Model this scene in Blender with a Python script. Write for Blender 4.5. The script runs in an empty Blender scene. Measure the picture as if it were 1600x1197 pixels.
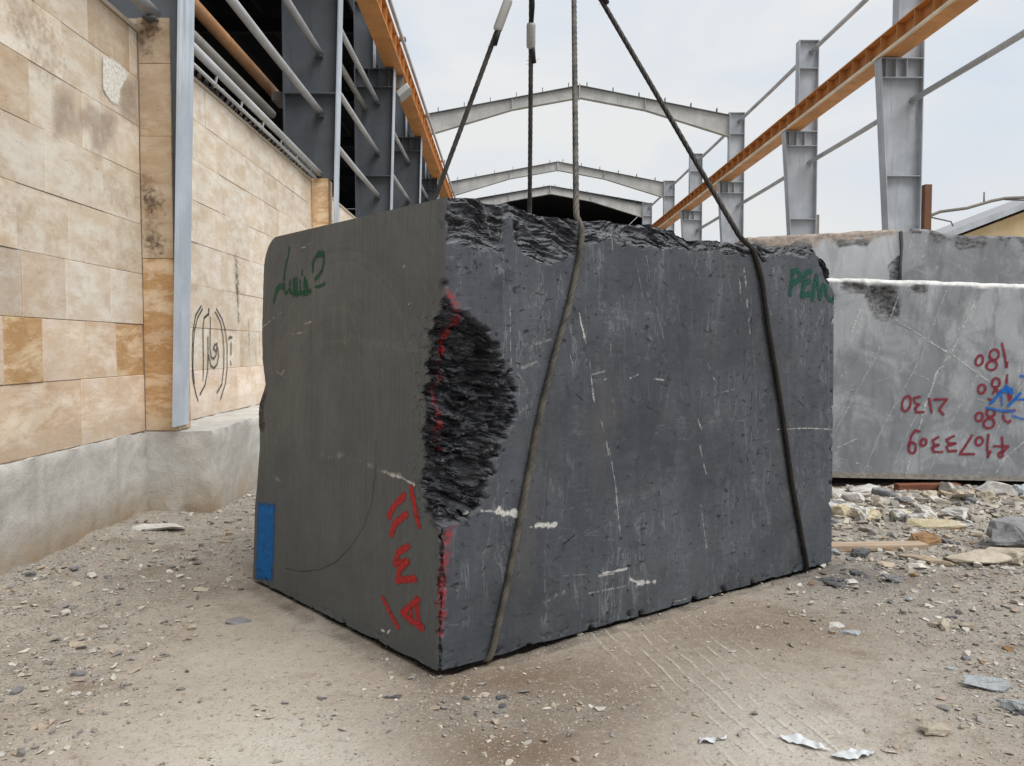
import bpy, bmesh, math, random
import numpy as np
from mathutils import Vector, Matrix
R_ = math.radians
rng = np.random.default_rng(7); random.seed(7)
SC = bpy.context.scene
COL = SC.collection
D={
'cavR':[[-.2,1.628],[0.011,1.628],[0.056,1.592],[0.132,1.567],[0.176,1.534],[0.235,1.513],[0.253,1.473],[0.306,1.451],[0.325,1.379],[0.362,1.306],[0.393,1.217],[0.405,1.128],[0.389,1.01],[0.333,0.956],[0.292,0.842],[0.266,0.772],[0.198,0.707],[0.132,0.652],[0.073,0.632],[0.009,0.618],[-.2,0.618]],
'cavL':[[-.2,1.633],[-.011,1.633],[0.019,1.53],[0.049,1.407],[0.079,1.281],[0.105,1.182],[0.132,1.081],[0.137,0.91],[0.138,0.781],[0.12,0.683],[0.044,0.656],[-.003,0.62],[-.2,0.62]],
'topP':[[[0.003,2.085],[0.007,1.848],[0.061,1.853],[0.161,1.827],[0.305,1.835],[0.307,1.961],[0.312,2.024],[0.311,2.123]],[[0.296,2.122],[0.299,1.98],[0.349,1.985],[0.362,1.886],[0.406,1.837],[0.499,1.806],[0.583,1.805],[0.673,1.845],[0.745,1.862],[0.747,2.192]],[[0.742,2.192],[0.748,1.93],[0.835,1.931],[0.985,1.943],[1.165,1.926],[1.455,1.935],[1.536,1.983],[1.595,2.127],[1.591,2.299]],[[1.764,2.286],[1.781,1.985],[1.94,1.961],[2.056,1.97],[2.147,1.966],[2.208,1.933],[2.251,1.958],[2.188,2.007],[2.181,2.337]],[[2.183,2.262],[2.207,2.023],[2.461,2.04],[2.643,2.027],[2.734,2.022],[2.843,1.886],[2.939,1.83],[3.143,1.861],[3.134,2.369]]],
'greenR':[[[2.463,1.754],[2.472,1.817],[2.484,1.897]],[[2.478,1.892],[2.524,1.903],[2.562,1.882],[2.558,1.85],[2.519,1.828],[2.479,1.818]],[[2.674,1.901],[2.612,1.881],[2.6,1.816],[2.583,1.752]],[[2.606,1.821],[2.661,1.835]],[[2.583,1.748],[2.669,1.755]],[[2.698,1.732],[2.737,1.88]],[[2.741,1.88],[2.782,1.744]],[[2.782,1.744],[2.818,1.84]],[[2.847,1.837],[2.853,1.788],[2.889,1.757],[2.933,1.767],[2.954,1.81]]],
'greenL':[[[[1.527,1.969],[1.532,1.933],[1.555,1.885],[1.575,1.836],[1.583,1.786],[1.575,1.735],[1.55,1.711]],0.013],[[[1.58,1.752],[1.639,1.756],[1.686,1.734],[1.698,1.694],[1.705,1.673]],0.022],[[[1.55,1.714],[1.505,1.732]],0.013],[[[1.502,1.785],[1.503,1.755],[1.493,1.715]],0.012],[[[1.456,1.782],[1.443,1.703]],0.02],[[[1.427,1.784],[1.406,1.701]],0.02],[[[1.374,1.771],[1.359,1.706]],0.012],[[[1.349,1.831],[1.351,1.809]],0.011],[[[1.318,1.787],[1.318,1.739],[1.322,1.691]],0.014],[[[1.295,1.767],[1.284,1.712]],0.018],[[[1.284,1.708],[1.242,1.713]],0.016],[[[1.481,1.711],[1.276,1.702]],0.016],[[[1.221,1.819],[1.224,1.861],[1.192,1.893],[1.145,1.905],[1.104,1.892],[1.095,1.857],[1.113,1.815],[1.158,1.787],[1.191,1.773]],0.014],[[[1.188,1.732],[1.134,1.733],[1.082,1.742]],0.012],[[[1.165,1.906],[1.111,1.902]],0.022]],
'redL':[[[[0.225,0.776],[0.206,0.712],[0.163,0.615]],0.028],[[[0.281,0.733],[0.364,0.676],[0.405,0.617]],0.03],[[[0.265,0.648],[0.354,0.594],[0.381,0.537]],0.03],[[[0.247,0.506],[0.322,0.463],[0.348,0.406]],0.028],[[[0.348,0.406],[0.245,0.435]],0.026],[[[0.252,0.43],[0.312,0.385],[0.325,0.331],[0.185,0.37]],0.03],[[[0.443,0.222],[0.383,0.167],[0.311,0.113]],0.022],[[[0.154,0.28],[0.219,0.24],[0.279,0.189]],0.026],[[[0.279,0.189],[0.19,0.169],[0.125,0.163]],0.028],[[[0.174,0.275],[0.163,0.215],[0.144,0.166]],0.03],[[[0.219,0.225],[0.204,0.181]],0.02]],
'blueL':[[1.708,0.488],[1.748,0.019]],
'redLine':[[0.017,1.653],[0.028,1.558],[0.02,1.476],[-.002,1.256],[-.013,1.147],[0.009,1.008],[-.004,0.967]],
'redLine2':[[0.041,0.625],[0.026,0.559],[0.012,0.421],[0.01,0.168]],
'veinR':[[[[0.759,1.588],[0.772,1.533],[0.794,1.471]],0.01,0.8],[[[0.794,1.471],[0.825,1.377],[0.844,1.266]],0.005,0.45],[[[0.844,1.266],[0.859,1.171],[0.877,1.107]],0.007,0.6],[[[0.908,1.057],[0.949,0.958],[0.973,0.843]],0.008,0.5],[[[0.971,0.908],[1.019,0.707],[1.036,0.574],[1.056,0.445]],0.007,0.5],[[[0.963,1.527],[0.97,1.377]],0.006,0.4],[[[0.988,1.166],[1.003,1.085]],0.006,0.4],[[[2.011,1.904],[2.03,1.802],[2.051,1.654]],0.014,0.55],[[[1.971,1.835],[1.992,1.689]],0.008,0.4],[[[2.051,1.654],[2.078,1.505]],0.008,0.4],[[[1.697,1.356],[1.742,1.266],[1.776,1.229]],0.009,0.5],[[[1.63,1.019],[1.668,0.945]],0.008,0.5],[[[1.643,0.893],[1.677,0.783],[1.705,0.708]],0.009,0.4],[[[1.667,0.531],[1.72,0.287]],0.007,0.45],[[[0.848,1.282],[0.933,1.297]],0.007,0.35],[[[0.934,1.255],[0.986,1.27]],0.008,0.55],[[[1.111,1.258],[1.165,1.276]],0.008,0.55],[[[1.236,1.238],[1.293,1.25],[1.356,1.242]],0.01,0.6],[[[1.734,1.151],[1.945,1.177]],0.006,0.35],[[[2.355,0.918],[2.651,0.908],[2.971,0.88]],0.006,0.7],[[[0.296,0.663],[0.396,0.65]],0.032,0.95],[[[0.115,0.68],[0.199,0.684],[0.303,0.665]],0.01,0.6],[[[0.516,0.572],[0.624,0.563]],0.022,0.9],[[[0.471,0.572],[0.542,0.568]],0.008,0.6],[[[0.911,0.264],[1.011,0.259]],0.008,0.6],[[[0.941,0.272],[1.1,0.268]],0.011,0.75],[[[1.128,0.209],[1.203,0.172]],0.011,0.8],[[[1.184,0.178],[1.311,0.162]],0.026,0.85],[[[0.85,0.187],[1.133,0.177]],0.008,0.4],[[[1.471,0.023],[1.557,0.021]],0.009,0.5],[[[0.342,1.769],[0.347,1.538],[0.36,1.188]],0.005,0.35],[[[0.289,1.959],[0.32,1.624]],0.004,0.3],[[[0.225,2.048],[0.262,1.906]],0.005,0.5],[[[1.558,1.915],[1.639,1.816]],0.004,0.4],[[[2.18,1.81],[2.277,1.623]],0.005,0.45],[[[0.962,1.983],[0.973,1.888]],0.006,0.5],[[[0.436,1.245],[0.361,1.335]],0.007,0.3],[[[1.134,1.884],[1.194,1.658]],0.004,0.3],[[[0.684,0.303],[0.911,0.277]],0.006,0.25],[[[0.569,0.2],[0.685,0.224]],0.02,0.25],[[[0.564,0.448],[0.579,0.073]],0.003,0.25],[[[1.29,1.628],[1.367,1.426]],0.004,0.25],[[[0.685,1.423],[0.724,1.331]],0.006,0.3],[[[1.054,1.814],[1.103,1.622]],0.003,0.3],[[[1.213,1.89],[1.254,1.727]],0.003,0.3],[[[0.469,1.423],[0.583,1.453]],0.012,0.2],[[[0.42,1.319],[0.546,1.363]],0.012,0.25]],
'crackR':[[[[2.08,1.692],[2.106,1.297],[2.031,1.205]],0.007],[[[2.027,1.411],[2.025,1.205]],0.006],[[[2.103,1.165],[2.094,1.013]],0.006],[[[2.107,0.975],[2.07,0.749]],0.006],[[[2.543,0.595],[2.589,0.644]],0.006],[[[2.591,0.521],[2.643,0.639]],0.006],[[[2.177,0.817],[2.142,0.735]],0.006],[[[0.747,1.19],[0.788,1.158]],0.01],[[[1.23,1.107],[1.326,1.069]],0.006],[[[1.672,1.517],[1.781,1.482]],0.006],[[[1.029,0.903],[1.072,0.95]],0.01],[[[1.376,1.015],[1.452,0.941]],0.008],[[[0.605,0.302],[0.645,0.273]],0.012],[[[1.836,0.206],[1.976,0.221]],0.006],[[[2.16,-.151],[2.22,-.124]],0.006],[[[2.513,1.112],[2.622,1.048]],0.007],[[[2.718,1.023],[2.86,0.983]],0.005],[[[0.063,1.779],[0.129,1.742]],0.01],[[[0.144,1.812],[0.162,1.758]],0.01],[[[0.681,0.461],[0.761,0.497]],0.008],[[[0.223,1.193],[0.329,1.131]],0.006]],
'veinL':[[[[1.083,0.832],[0.816,0.861],[0.63,0.849],[0.502,0.823]],0.03,0.22],[[[0.542,0.825],[0.402,0.82],[0.321,0.824]],0.018,0.5],[[[0.412,0.816],[0.305,0.814],[0.202,0.795]],0.016,0.85],[[[1.878,1.53],[1.727,1.566],[1.6,1.607]],0.006,0.75],[[[1.589,1.467],[1.441,1.481],[1.285,1.49]],0.007,0.55],[[[1.303,1.536],[1.228,1.545]],0.01,0.6],[[[1.641,1.267],[1.572,1.247],[1.54,1.277]],0.006,0.7],[[[1.529,1.233],[1.448,1.243]],0.005,0.5],[[[0.446,0.062],[0.43,0.063]],0.012,0.9],[[[0.398,0.066],[0.377,0.084]],0.013,0.9],[[[1.379,1.954],[1.316,1.956]],0.006,0.8],[[[1.301,1.968],[1.224,1.968]],0.005,0.6],[[[0.326,1.778],[0.305,1.786]],0.008,0.7],[[[0.278,1.605],[0.242,1.615]],0.008,0.7],[[[1.626,0.857],[1.583,0.954]],0.012,0.3],[[[1.627,0.651],[1.526,0.638]],0.02,0.22],[[[1.375,1.897],[1.146,1.9]],0.004,0.3],[[[0.978,1.451],[0.063,1.407]],0.05,0.08],[[[0.854,1.645],[0.719,1.482]],0.006,0.15],[[[1.739,1.709],[1.678,1.721]],0.006,0.6]],
'arcL':[[[0.53,0.959],[0.529,0.804],[0.564,0.644],[0.635,0.522],[0.745,0.405],[0.886,0.301],[1.05,0.226],[1.261,0.17],[1.451,0.148]],[[0.268,1.593],[0.184,1.363],[0.148,0.966]]],
'silL':[[1.873,1.875],[1.842,1.338],[1.808,1.262],[1.784,1.187],[1.771,1.142],[1.837,1.069],[1.857,0.991],[1.823,0.916],[1.717,0.917],[1.692,1.04],[1.738,1.17],[1.821,1.3]],
'redB':[[[4.71,1.254],[4.696,1.232],[4.676,1.219],[4.657,1.219],[4.643,1.232],[4.638,1.255],[4.644,1.282],[4.658,1.304],[4.677,1.317],[4.696,1.317],[4.71,1.303],[4.715,1.28],[4.71,1.254]],[[4.867,1.309],[4.854,1.286],[4.832,1.272],[4.808,1.272],[4.787,1.286],[4.776,1.31],[4.777,1.337],[4.79,1.36],[4.812,1.374],[4.837,1.374],[4.857,1.36],[4.868,1.337],[4.867,1.309]],[[4.847,1.244],[4.852,1.221],[4.843,1.197],[4.823,1.179],[4.797,1.172],[4.772,1.177],[4.754,1.193],[4.749,1.216],[4.758,1.239],[4.778,1.257],[4.804,1.264],[4.829,1.26],[4.847,1.244]],[[4.897,1.434],[4.922,1.329],[4.948,1.207]],[[4.948,1.207],[4.955,1.246]],[[4.743,0.975],[4.732,0.955],[4.715,0.944],[4.697,0.943],[4.681,0.954],[4.673,0.973],[4.674,0.996],[4.685,1.016],[4.702,1.027],[4.721,1.028],[4.736,1.017],[4.745,0.998],[4.743,0.975]],[[4.885,1.039],[4.876,1.017],[4.859,1.003],[4.838,1.001],[4.82,1.011],[4.809,1.03],[4.808,1.054],[4.817,1.076],[4.834,1.09],[4.854,1.092],[4.872,1.082],[4.884,1.062],[4.885,1.039]],[[4.853,1.002],[4.821,0.941]],[[4.842,1.008],[4.877,0.941]],[[4.956,1.118],[4.952,1.041]],[[4.778,0.886],[4.812,0.874]],[[4.977,0.941],[4.985,0.874],[5.006,0.919]],[[4.723,0.696],[4.711,0.677],[4.693,0.668],[4.674,0.669],[4.66,0.681],[4.653,0.702],[4.657,0.724],[4.67,0.743],[4.688,0.752],[4.707,0.751],[4.721,0.739],[4.727,0.719],[4.723,0.696]],[[4.844,0.742],[4.835,0.723],[4.818,0.712],[4.797,0.711],[4.778,0.72],[4.766,0.737],[4.765,0.758],[4.773,0.776],[4.79,0.788],[4.811,0.789],[4.83,0.78],[4.842,0.763],[4.844,0.742]],[[4.838,0.673],[4.844,0.649],[4.835,0.624],[4.814,0.605],[4.786,0.598],[4.76,0.603],[4.742,0.62],[4.737,0.644],[4.746,0.669],[4.767,0.688],[4.794,0.695],[4.82,0.69],[4.838,0.673]],[[5.043,0.774],[4.926,0.763]],[[4.927,0.73],[4.94,0.674],[4.985,0.652],[5.002,0.674]],[[4.005,0.831],[3.991,0.795],[3.969,0.771],[3.946,0.766],[3.928,0.782],[3.92,0.813],[3.923,0.852],[3.937,0.888],[3.959,0.912],[3.982,0.917],[4,0.902],[4.008,0.87],[4.005,0.831]],[[4.098,0.908],[4.037,0.897],[4.05,0.847],[4.089,0.831]],[[4.089,0.831],[4.051,0.797],[4.063,0.758],[4.135,0.758]],[[4.19,0.891],[4.215,0.758]],[[4.244,0.88],[4.366,0.886],[4.323,0.83],[4.29,0.78],[4.331,0.736]],[[4.067,0.402],[4.063,0.374],[4.051,0.354],[4.033,0.346],[4.015,0.354],[4.001,0.374],[3.996,0.402],[4,0.43],[4.013,0.45],[4.03,0.458],[4.048,0.45],[4.062,0.43],[4.067,0.402]],[[4.003,0.43],[4.018,0.519],[4.056,0.575],[4.101,0.564]],[[4.168,0.447],[4.158,0.432],[4.144,0.424],[4.129,0.425],[4.118,0.435],[4.113,0.451],[4.116,0.469],[4.126,0.484],[4.14,0.492],[4.155,0.491],[4.166,0.481],[4.171,0.465],[4.168,0.447]],[[4.286,0.508],[4.231,0.48],[4.248,0.435],[4.288,0.43]],[[4.288,0.43],[4.227,0.407],[4.25,0.363],[4.328,0.363]],[[4.442,0.519],[4.37,0.485],[4.388,0.452],[4.46,0.446]],[[4.46,0.446],[4.372,0.418],[4.39,0.368],[4.468,0.374]],[[4.62,0.524],[4.556,0.418],[4.508,0.34],[4.647,0.34]],[[4.728,0.454],[4.715,0.437],[4.698,0.427],[4.679,0.429],[4.664,0.441],[4.658,0.461],[4.661,0.482],[4.673,0.5],[4.691,0.509],[4.71,0.507],[4.724,0.495],[4.731,0.476],[4.728,0.454]],[[4.787,0.535],[4.777,0.429],[4.788,0.312]],[[4.788,0.317],[4.809,0.362]],[[4.922,0.507],[4.932,0.351]],[[4.846,0.418],[4.986,0.418],[4.938,0.362]],[[4.93,0.334],[4.928,0.322],[4.921,0.313],[4.911,0.309],[4.901,0.313],[4.893,0.322],[4.89,0.334],[4.893,0.346],[4.9,0.355],[4.91,0.359],[4.92,0.355],[4.927,0.346],[4.93,0.334]]],
'blueB':[[[[4.801,0.847],[4.867,0.919],[4.953,1.008]],0.035],[[[4.91,0.963],[4.993,0.974]],0.06],[[[4.953,1.008],[5.005,0.941]],0.04],[[[4.905,0.919],[4.914,0.824]],0.02],[[[4.758,0.802],[4.87,0.774],[5.027,0.763]],0.025],[[[4.981,0.819],[5.035,0.885],[5.089,0.941]],0.035],[[[5.035,0.885],[5.079,0.88],[5.135,0.885]],0.03],[[[5.017,0.719],[5.141,0.685],[5.231,0.663]],0.022],[[[5.09,1.113],[5.185,1.102]],0.03],[[[5.135,0.885],[5.2,0.941]],0.03]],
'darkB':[],
'patchB':[[[3.283,2.051],[3.522,2.039],[3.587,1.945],[3.462,1.914],[3.304,1.964]],[[3.586,2.007],[3.838,2.008],[3.892,1.82],[3.876,1.714],[3.782,1.651],[3.668,1.676],[3.577,1.82],[3.538,1.901]],[[3.964,2.008],[4.121,2.02],[4.154,1.945],[4.079,1.914],[3.997,1.927]]],
'veinB':[[[[4.101,1.5],[4.422,1.312],[4.81,1.034],[5.133,0.844]],0.012],[[[4.629,1.883],[4.54,1.664],[4.45,1.476],[4.391,1.318],[4.268,1.161],[4.119,0.718]],0.02],[[[4.662,1.852],[4.48,1.538],[4.298,1.192]],0.012],[[[4.12,0.687],[4.061,0.465],[3.973,0.146]],0.01],[[[5.144,0.463],[4.957,0.304],[4.866,0.145]],0.012],[[[3.288,0.402],[3.489,0.497]],0.01],[[[3.302,0.306],[3.622,0.211]],0.008],[[[3.845,1.664],[4.101,1.507]],0.008],[[[3.406,1.538],[3.496,1.789]],0.02]],
'graf':[[[8.024,1.803],[7.877,1.706],[7.802,1.55],[7.767,1.314],[7.772,1.101],[7.843,0.955],[7.902,0.874]],[[8.055,1.774],[7.923,1.684],[7.839,1.551],[7.808,1.408],[7.786,1.196],[7.816,1.052]],[[8.449,1.792],[8.609,1.696],[8.716,1.568],[8.759,1.409],[8.748,1.17],[8.691,1.013],[8.533,0.851]],[[8.412,1.759],[8.552,1.668],[8.628,1.54],[8.658,1.37],[8.641,1.173],[8.577,1.005],[8.427,0.922]],[[8.222,1.782],[8.22,1.732],[8.101,1.69],[8.064,1.604],[8.062,1.433],[8.064,1.249],[8.039,1.067]],[[8.239,1.782],[8.219,1.726]],[[8.262,1.696],[8.263,1.559],[8.248,1.384],[8.278,1.296],[8.354,1.276],[8.42,1.319],[8.451,1.435],[8.379,1.421],[8.342,1.383],[8.429,1.351]],[[8.192,1.495],[8.19,1.309],[8.17,1.161],[8.086,1.015],[7.952,0.931]],[[8.21,1.309],[8.264,1.208],[8.35,1.181],[8.441,1.217],[8.492,1.306],[8.467,1.396]],[[8.809,1.489],[8.858,1.51],[8.921,1.501]],[[8.886,1.443],[8.88,1.315]],[[8.857,1.241],[8.875,1.207]]],
}
BC = {'N': [-0.2779, 3.3706, 0.02], 'L': [-1.5081, 4.779, 0.02], 'R': [2.1002, 5.1038, 0.02], 'F': [0.87, 6.5121, 0.02], 'Nt': [-0.2407, 3.3706, 2.0191], 'Lt': [-1.4043, 4.779, 2.0304], 'Rt': [2.0851, 5.1038, 2.0055], 'Ft': [0.9215, 6.5121, 2.0167]}
BN, BR, BL = BC['N'], BC['R'], BC['L']
NRM_R = [0.589, -0.8082, 0.0]; NRM_L = [-0.7531, -0.6579, 0.0]

# ------------------------------------------------------------------ helpers
def tag(o, label=None, cat=None, group=None, kind=None):
    if label: o['label'] = label
    if cat: o['category'] = cat
    if group: o['group'] = group
    if kind: o['kind'] = kind
    return o
def thing(name, label, cat, loc=(0, 0, 0), group=None):
    o = bpy.data.objects.new(name, None); COL.objects.link(o)
    o.location = loc; o.empty_display_size = .1
    return tag(o, label, cat, group, 'thing')
def link(name, me, m=None, parent=None):
    o = bpy.data.objects.new(name, me); COL.objects.link(o)
    if m: me.materials.append(m)
    if parent:
        o.parent = parent
        o.location = -Vector(parent.location)      # meshes are written in world metres
    return o
def npmesh(name, V, F, attrs=None, smooth=True):
    V = np.asarray(V, np.float32); F = np.asarray(F, np.int32)
    me = bpy.data.meshes.new(name); k = F.shape[1]
    me.vertices.add(len(V)); me.vertices.foreach_set('co', V.ravel())
    me.loops.add(F.size); me.loops.foreach_set('vertex_index', F.ravel())
    me.polygons.add(len(F)); me.polygons.foreach_set('loop_start', np.arange(0, F.size, k, dtype=np.int32))
    me.polygons.foreach_set('loop_total', np.full(len(F), k, np.int32))
    me.polygons.foreach_set('use_smooth', np.full(len(F), smooth, bool))
    for n, (ty, arr) in (attrs or {}).items():
        a = me.attributes.new(n, ty, 'POINT'); arr = np.asarray(arr, np.float32)
        a.data.foreach_set({'FLOAT': 'value', 'FLOAT_VECTOR': 'vector', 'FLOAT_COLOR': 'color'}[ty], arr.ravel())
    me.update(calc_edges=True); me.validate()
    return me
class MB:
    """collects boxes, prisms and tubes and links them as one mesh"""
    def __init__(s): s.bm = bmesh.new()
    def box(s, x0, x1, y0, y1, z0, z1):
        v = [s.bm.verts.new((x, y, z)) for x in (x0, x1) for y in (y0, y1) for z in (z0, z1)]
        for q in ((0,1,3,2),(4,6,7,5),(0,4,5,1),(2,3,7,6),(0,2,6,4),(1,5,7,3)): s.bm.faces.new([v[i] for i in q])
        return s
    def prism(s, poly, y0, y1):                    # polygon in x-z, extruded along y
        a = [s.bm.verts.new((x, y0, z)) for x, z in poly]; b = [s.bm.verts.new((x, y1, z)) for x, z in poly]
        n = len(poly); s.bm.faces.new(a); s.bm.faces.new(b[::-1])
        for i in range(n): s.bm.faces.new((a[i], b[i], b[(i+1) % n], a[(i+1) % n]))
        return s
    def tube(s, pts, r, n=14, cap=True):
        pts = [Vector(p) for p in pts]; rings = []; prev = None
        for i, p in enumerate(pts):
            t = (pts[min(i+1, len(pts)-1)] - pts[max(i-1, 0)]).normalized()
            if prev is None: prev = t.orthogonal().normalized()
            u = (prev - t*prev.dot(t)).normalized(); w = t.cross(u); prev = u
            rr = r[i] if isinstance(r, (list, tuple)) else r
            rings.append([s.bm.verts.new(p + (u*math.cos(2*math.pi*k/n) + w*math.sin(2*math.pi*k/n))*rr) for k in range(n)])
        for a, b in zip(rings, rings[1:]):
            for k in range(n):
                f = s.bm.faces.new((a[k], a[(k+1) % n], b[(k+1) % n], b[k])); f.smooth = True
        if cap: s.bm.faces.new(rings[0][::-1]); s.bm.faces.new(rings[-1])
        return s
    def build(s, name, m, parent=None, bev=0):
        bmesh.ops.recalc_face_normals(s.bm, faces=s.bm.faces)
        me = bpy.data.meshes.new(name); s.bm.to_mesh(me); s.bm.free()
        o = link(name, me, m, parent)
        if bev:
            md = o.modifiers.new('edge', 'BEVEL'); md.width = bev; md.segments = 2; md.limit_method = 'ANGLE'
        return o
# vectorised gradient noise
_P = rng.permutation(256).astype(np.int64); _P = np.concatenate([_P, _P, _P])
_G = rng.normal(size=(256, 3)); _G /= np.linalg.norm(_G, axis=1)[:, None]
def perlin(x, y, z):
    x, y, z = np.broadcast_arrays(np.asarray(x, float), np.asarray(y, float), np.asarray(z, float))
    xi, yi, zi = np.floor(x).astype(np.int64), np.floor(y).astype(np.int64), np.floor(z).astype(np.int64)
    xf, yf, zf = x-xi, y-yi, z-zi
    f = lambda t: t*t*t*(t*(t*6-15)+10)
    u, v, w = f(xf), f(yf), f(zf); out = 0
    for dx in (0, 1):
        for dy in (0, 1):
            for dz in (0, 1):
                g = _G[_P[_P[_P[(xi+dx) & 255] + ((yi+dy) & 255)] + ((zi+dz) & 255)]]
                d = g[..., 0]*(xf-dx) + g[..., 1]*(yf-dy) + g[..., 2]*(zf-dz)
                out = out + d*(u if dx else 1-u)*(v if dy else 1-v)*(w if dz else 1-w)
    return out*1.6
def fbm(x, y, z, o=4, g=.5):
    s = 0; a = 1
    for i in range(o):
        s = s + a*perlin(x*2**i+i*17.3, y*2**i-i*5.1, z*2**i+i*9.7); a *= g
    return s
def ridged(x, y, z, o=4, g=.55):
    s = 0; a = 1
    for i in range(o):
        s = s + a*(1-2*np.abs(perlin(x*2**i+i*7.3, y*2**i+i*3.1, z*2**i-i*9.7))); a *= g
    return s
def facet(x, y, z):
    """cellular noise whose cells are tilted planes: broken stone"""
    xi, yi, zi = [np.floor(q).astype(np.int64) for q in (x, y, z)]; best = np.full(x.shape, 1e9); h = np.zeros(x.shape)
    for dx in (-1, 0, 1):
        for dy in (-1, 0, 1):
            for dz in (-1, 0, 1):
                k = _P[_P[_P[(xi+dx) & 255] + ((yi+dy) & 255)] + ((zi+dz) & 255)]; g = _G[k]; g2 = _G[(k*7+13) & 255]
                px, py, pz = x-(xi+dx+.5+.45*g[:, 0]), y-(yi+dy+.5+.45*g[:, 1]), z-(zi+dz+.5+.45*g[:, 2])
                d = px*px+py*py+pz*pz; v = g2[:, 0]*.7+1.1*(g2[:, 1]*px+g2[:, 2]*py+g[:, 1]*pz)
                c = d < best; h = np.where(c, v, h); best = np.where(c, d, best)
    return h
def ss(a, b, x):
    t = np.clip((x-a)/(b-a), 0, 1); return t*t*(3-2*t)
def segdist(px, py, pl):
    d = np.full(np.shape(px), 1e9)
    for (x0, y0), (x1, y1) in zip(pl, pl[1:]):
        dx, dy = x1-x0, y1-y0; L = dx*dx+dy*dy+1e-12
        t = np.clip(((px-x0)*dx+(py-y0)*dy)/L, 0, 1)
        d = np.minimum(d, np.hypot(px-x0-t*dx, py-y0-t*dy))
    return d
def polysd(px, py, pl):                            # signed distance, positive inside
    ins = np.zeros(np.shape(px), bool); n = len(pl)
    for i in range(n):
        (x0, y0), (x1, y1) = pl[i], pl[(i+1) % n]
        if y0 == y1: continue
        ins ^= ((y0 > py) != (y1 > py)) & (px < (x1-x0)*(py-y0)/(y1-y0)+x0)
    d = segdist(px, py, pl+[pl[0]])
    return np.where(ins, d, -d)
# ------------------------------------------------------------------ material helpers
class NT:
    def __init__(s, name, rough=.7, spec=.3, metal=0):
        s.m = bpy.data.materials.new(name); s.m.use_nodes = True; s.t = s.m.node_tree
        s.b = s.t.nodes['Principled BSDF']; s.b.inputs['Roughness'].default_value = rough
        s.b.inputs['Specular IOR Level'].default_value = spec; s.b.inputs['Metallic'].default_value = metal
    def n(s, ty, **kw):
        nd = s.t.nodes.new(ty)
        for k, v in kw.items():
            if hasattr(nd, k) and not k.startswith('i_'): setattr(nd, k, v)
        return nd
    def set(s, sock, v):
        if hasattr(v, 'is_linked') or isinstance(v, bpy.types.NodeSocket): s.t.links.new(v, sock)
        elif v is not None:
            if isinstance(v, (tuple, list)) and len(v) == 3 and sock.type == 'RGBA': v = (*v, 1)
            sock.default_value = v
    def coord(s, which='Object'): return s.n('ShaderNodeTexCoord').outputs[which]
    def attr(s, name, out='Fac'):
        a = s.n('ShaderNodeAttribute', attribute_name=name); return a.outputs[out]
    def map(s, vec, scale=(1, 1, 1), loc=(0, 0, 0), rot=(0, 0, 0)):
        m = s.n('ShaderNodeMapping'); s.set(m.inputs['Vector'], vec)
        m.inputs['Scale'].default_value = scale; m.inputs['Location'].default_value = loc; m.inputs['Rotation'].default_value = rot
        return m.outputs[0]
    def noise(s, vec, scale=5, detail=6, rough=.55, dist=0, out='Fac'):
        m = s.n('ShaderNodeTexNoise'); s.set(m.inputs['Vector'], vec); m.inputs['Scale'].default_value = scale
        m.inputs['Detail'].default_value = detail; m.inputs['Roughness'].default_value = rough; m.inputs['Distortion'].default_value = dist
        return m.outputs[out]
    def voro(s, vec, scale=5, feature='F1', out='Distance', rand=1):
        m = s.n('ShaderNodeTexVoronoi', feature=feature); s.set(m.inputs['Vector'], vec); m.inputs['Scale'].default_value = scale
        m.inputs['Randomness'].default_value = rand
        return m.outputs[out]
    def rng(s, v, a, b, c=0, d=1, smooth=True):
        m = s.n('ShaderNodeMapRange'); m.interpolation_type = 'SMOOTHSTEP' if smooth else 'LINEAR'
        s.set(m.inputs[0], v)
        for i, q in enumerate((a, b, c, d)): m.inputs[i+1].default_value = q
        return m.outputs[0]
    def math(s, op, a, b=0, c=None):
        m = s.n('ShaderNodeMath', operation=op); s.set(m.inputs[0], a); s.set(m.inputs[1], b)
        if c is not None: s.set(m.inputs[2], c)
        return m.outputs[0]
    def mix(s, fac, a, b, mode='MIX'):
        m = s.n('ShaderNodeMix', data_type='RGBA', blend_type=mode); m.clamp_factor = True
        s.set(m.inputs[0], fac); s.set(m.inputs[6], a); s.set(m.inputs[7], b); return m.outputs[2]
    def ramp(s, v, stops):
        m = s.n('ShaderNodeValToRGB'); s.set(m.inputs[0], v); e = m.color_ramp.elements
        while len(e) < len(stops): e.new(.5)
        for q, (p, c) in zip(e, stops): q.position = p; q.color = (*c, 1)
        return m.outputs[0]
    def sep(s, v):
        m = s.n('ShaderNodeSeparateXYZ'); s.set(m.inputs[0], v); return m.outputs
    def seprgb(s, v):
        m = s.n('ShaderNodeSeparateColor'); s.set(m.inputs[0], v); return m.outputs
    def bump(s, h, strength=.3, dist=.01, normal=None):
        m = s.n('ShaderNodeBump'); s.set(m.inputs['Height'], h); m.inputs['Strength'].default_value = strength
        m.inputs['Distance'].default_value = dist
        if normal is not None: s.set(m.inputs['Normal'], normal)
        return m.outputs[0]
    def color(s, c): s.set(s.b.inputs['Base Color'], c); return s
    def rough(s, v): s.set(s.b.inputs['Roughness'], v); return s
    def normal(s, v): s.set(s.b.inputs['Normal'], v); return s
    def alpha(s, v): s.set(s.b.inputs['Alpha'], v); return s
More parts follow.
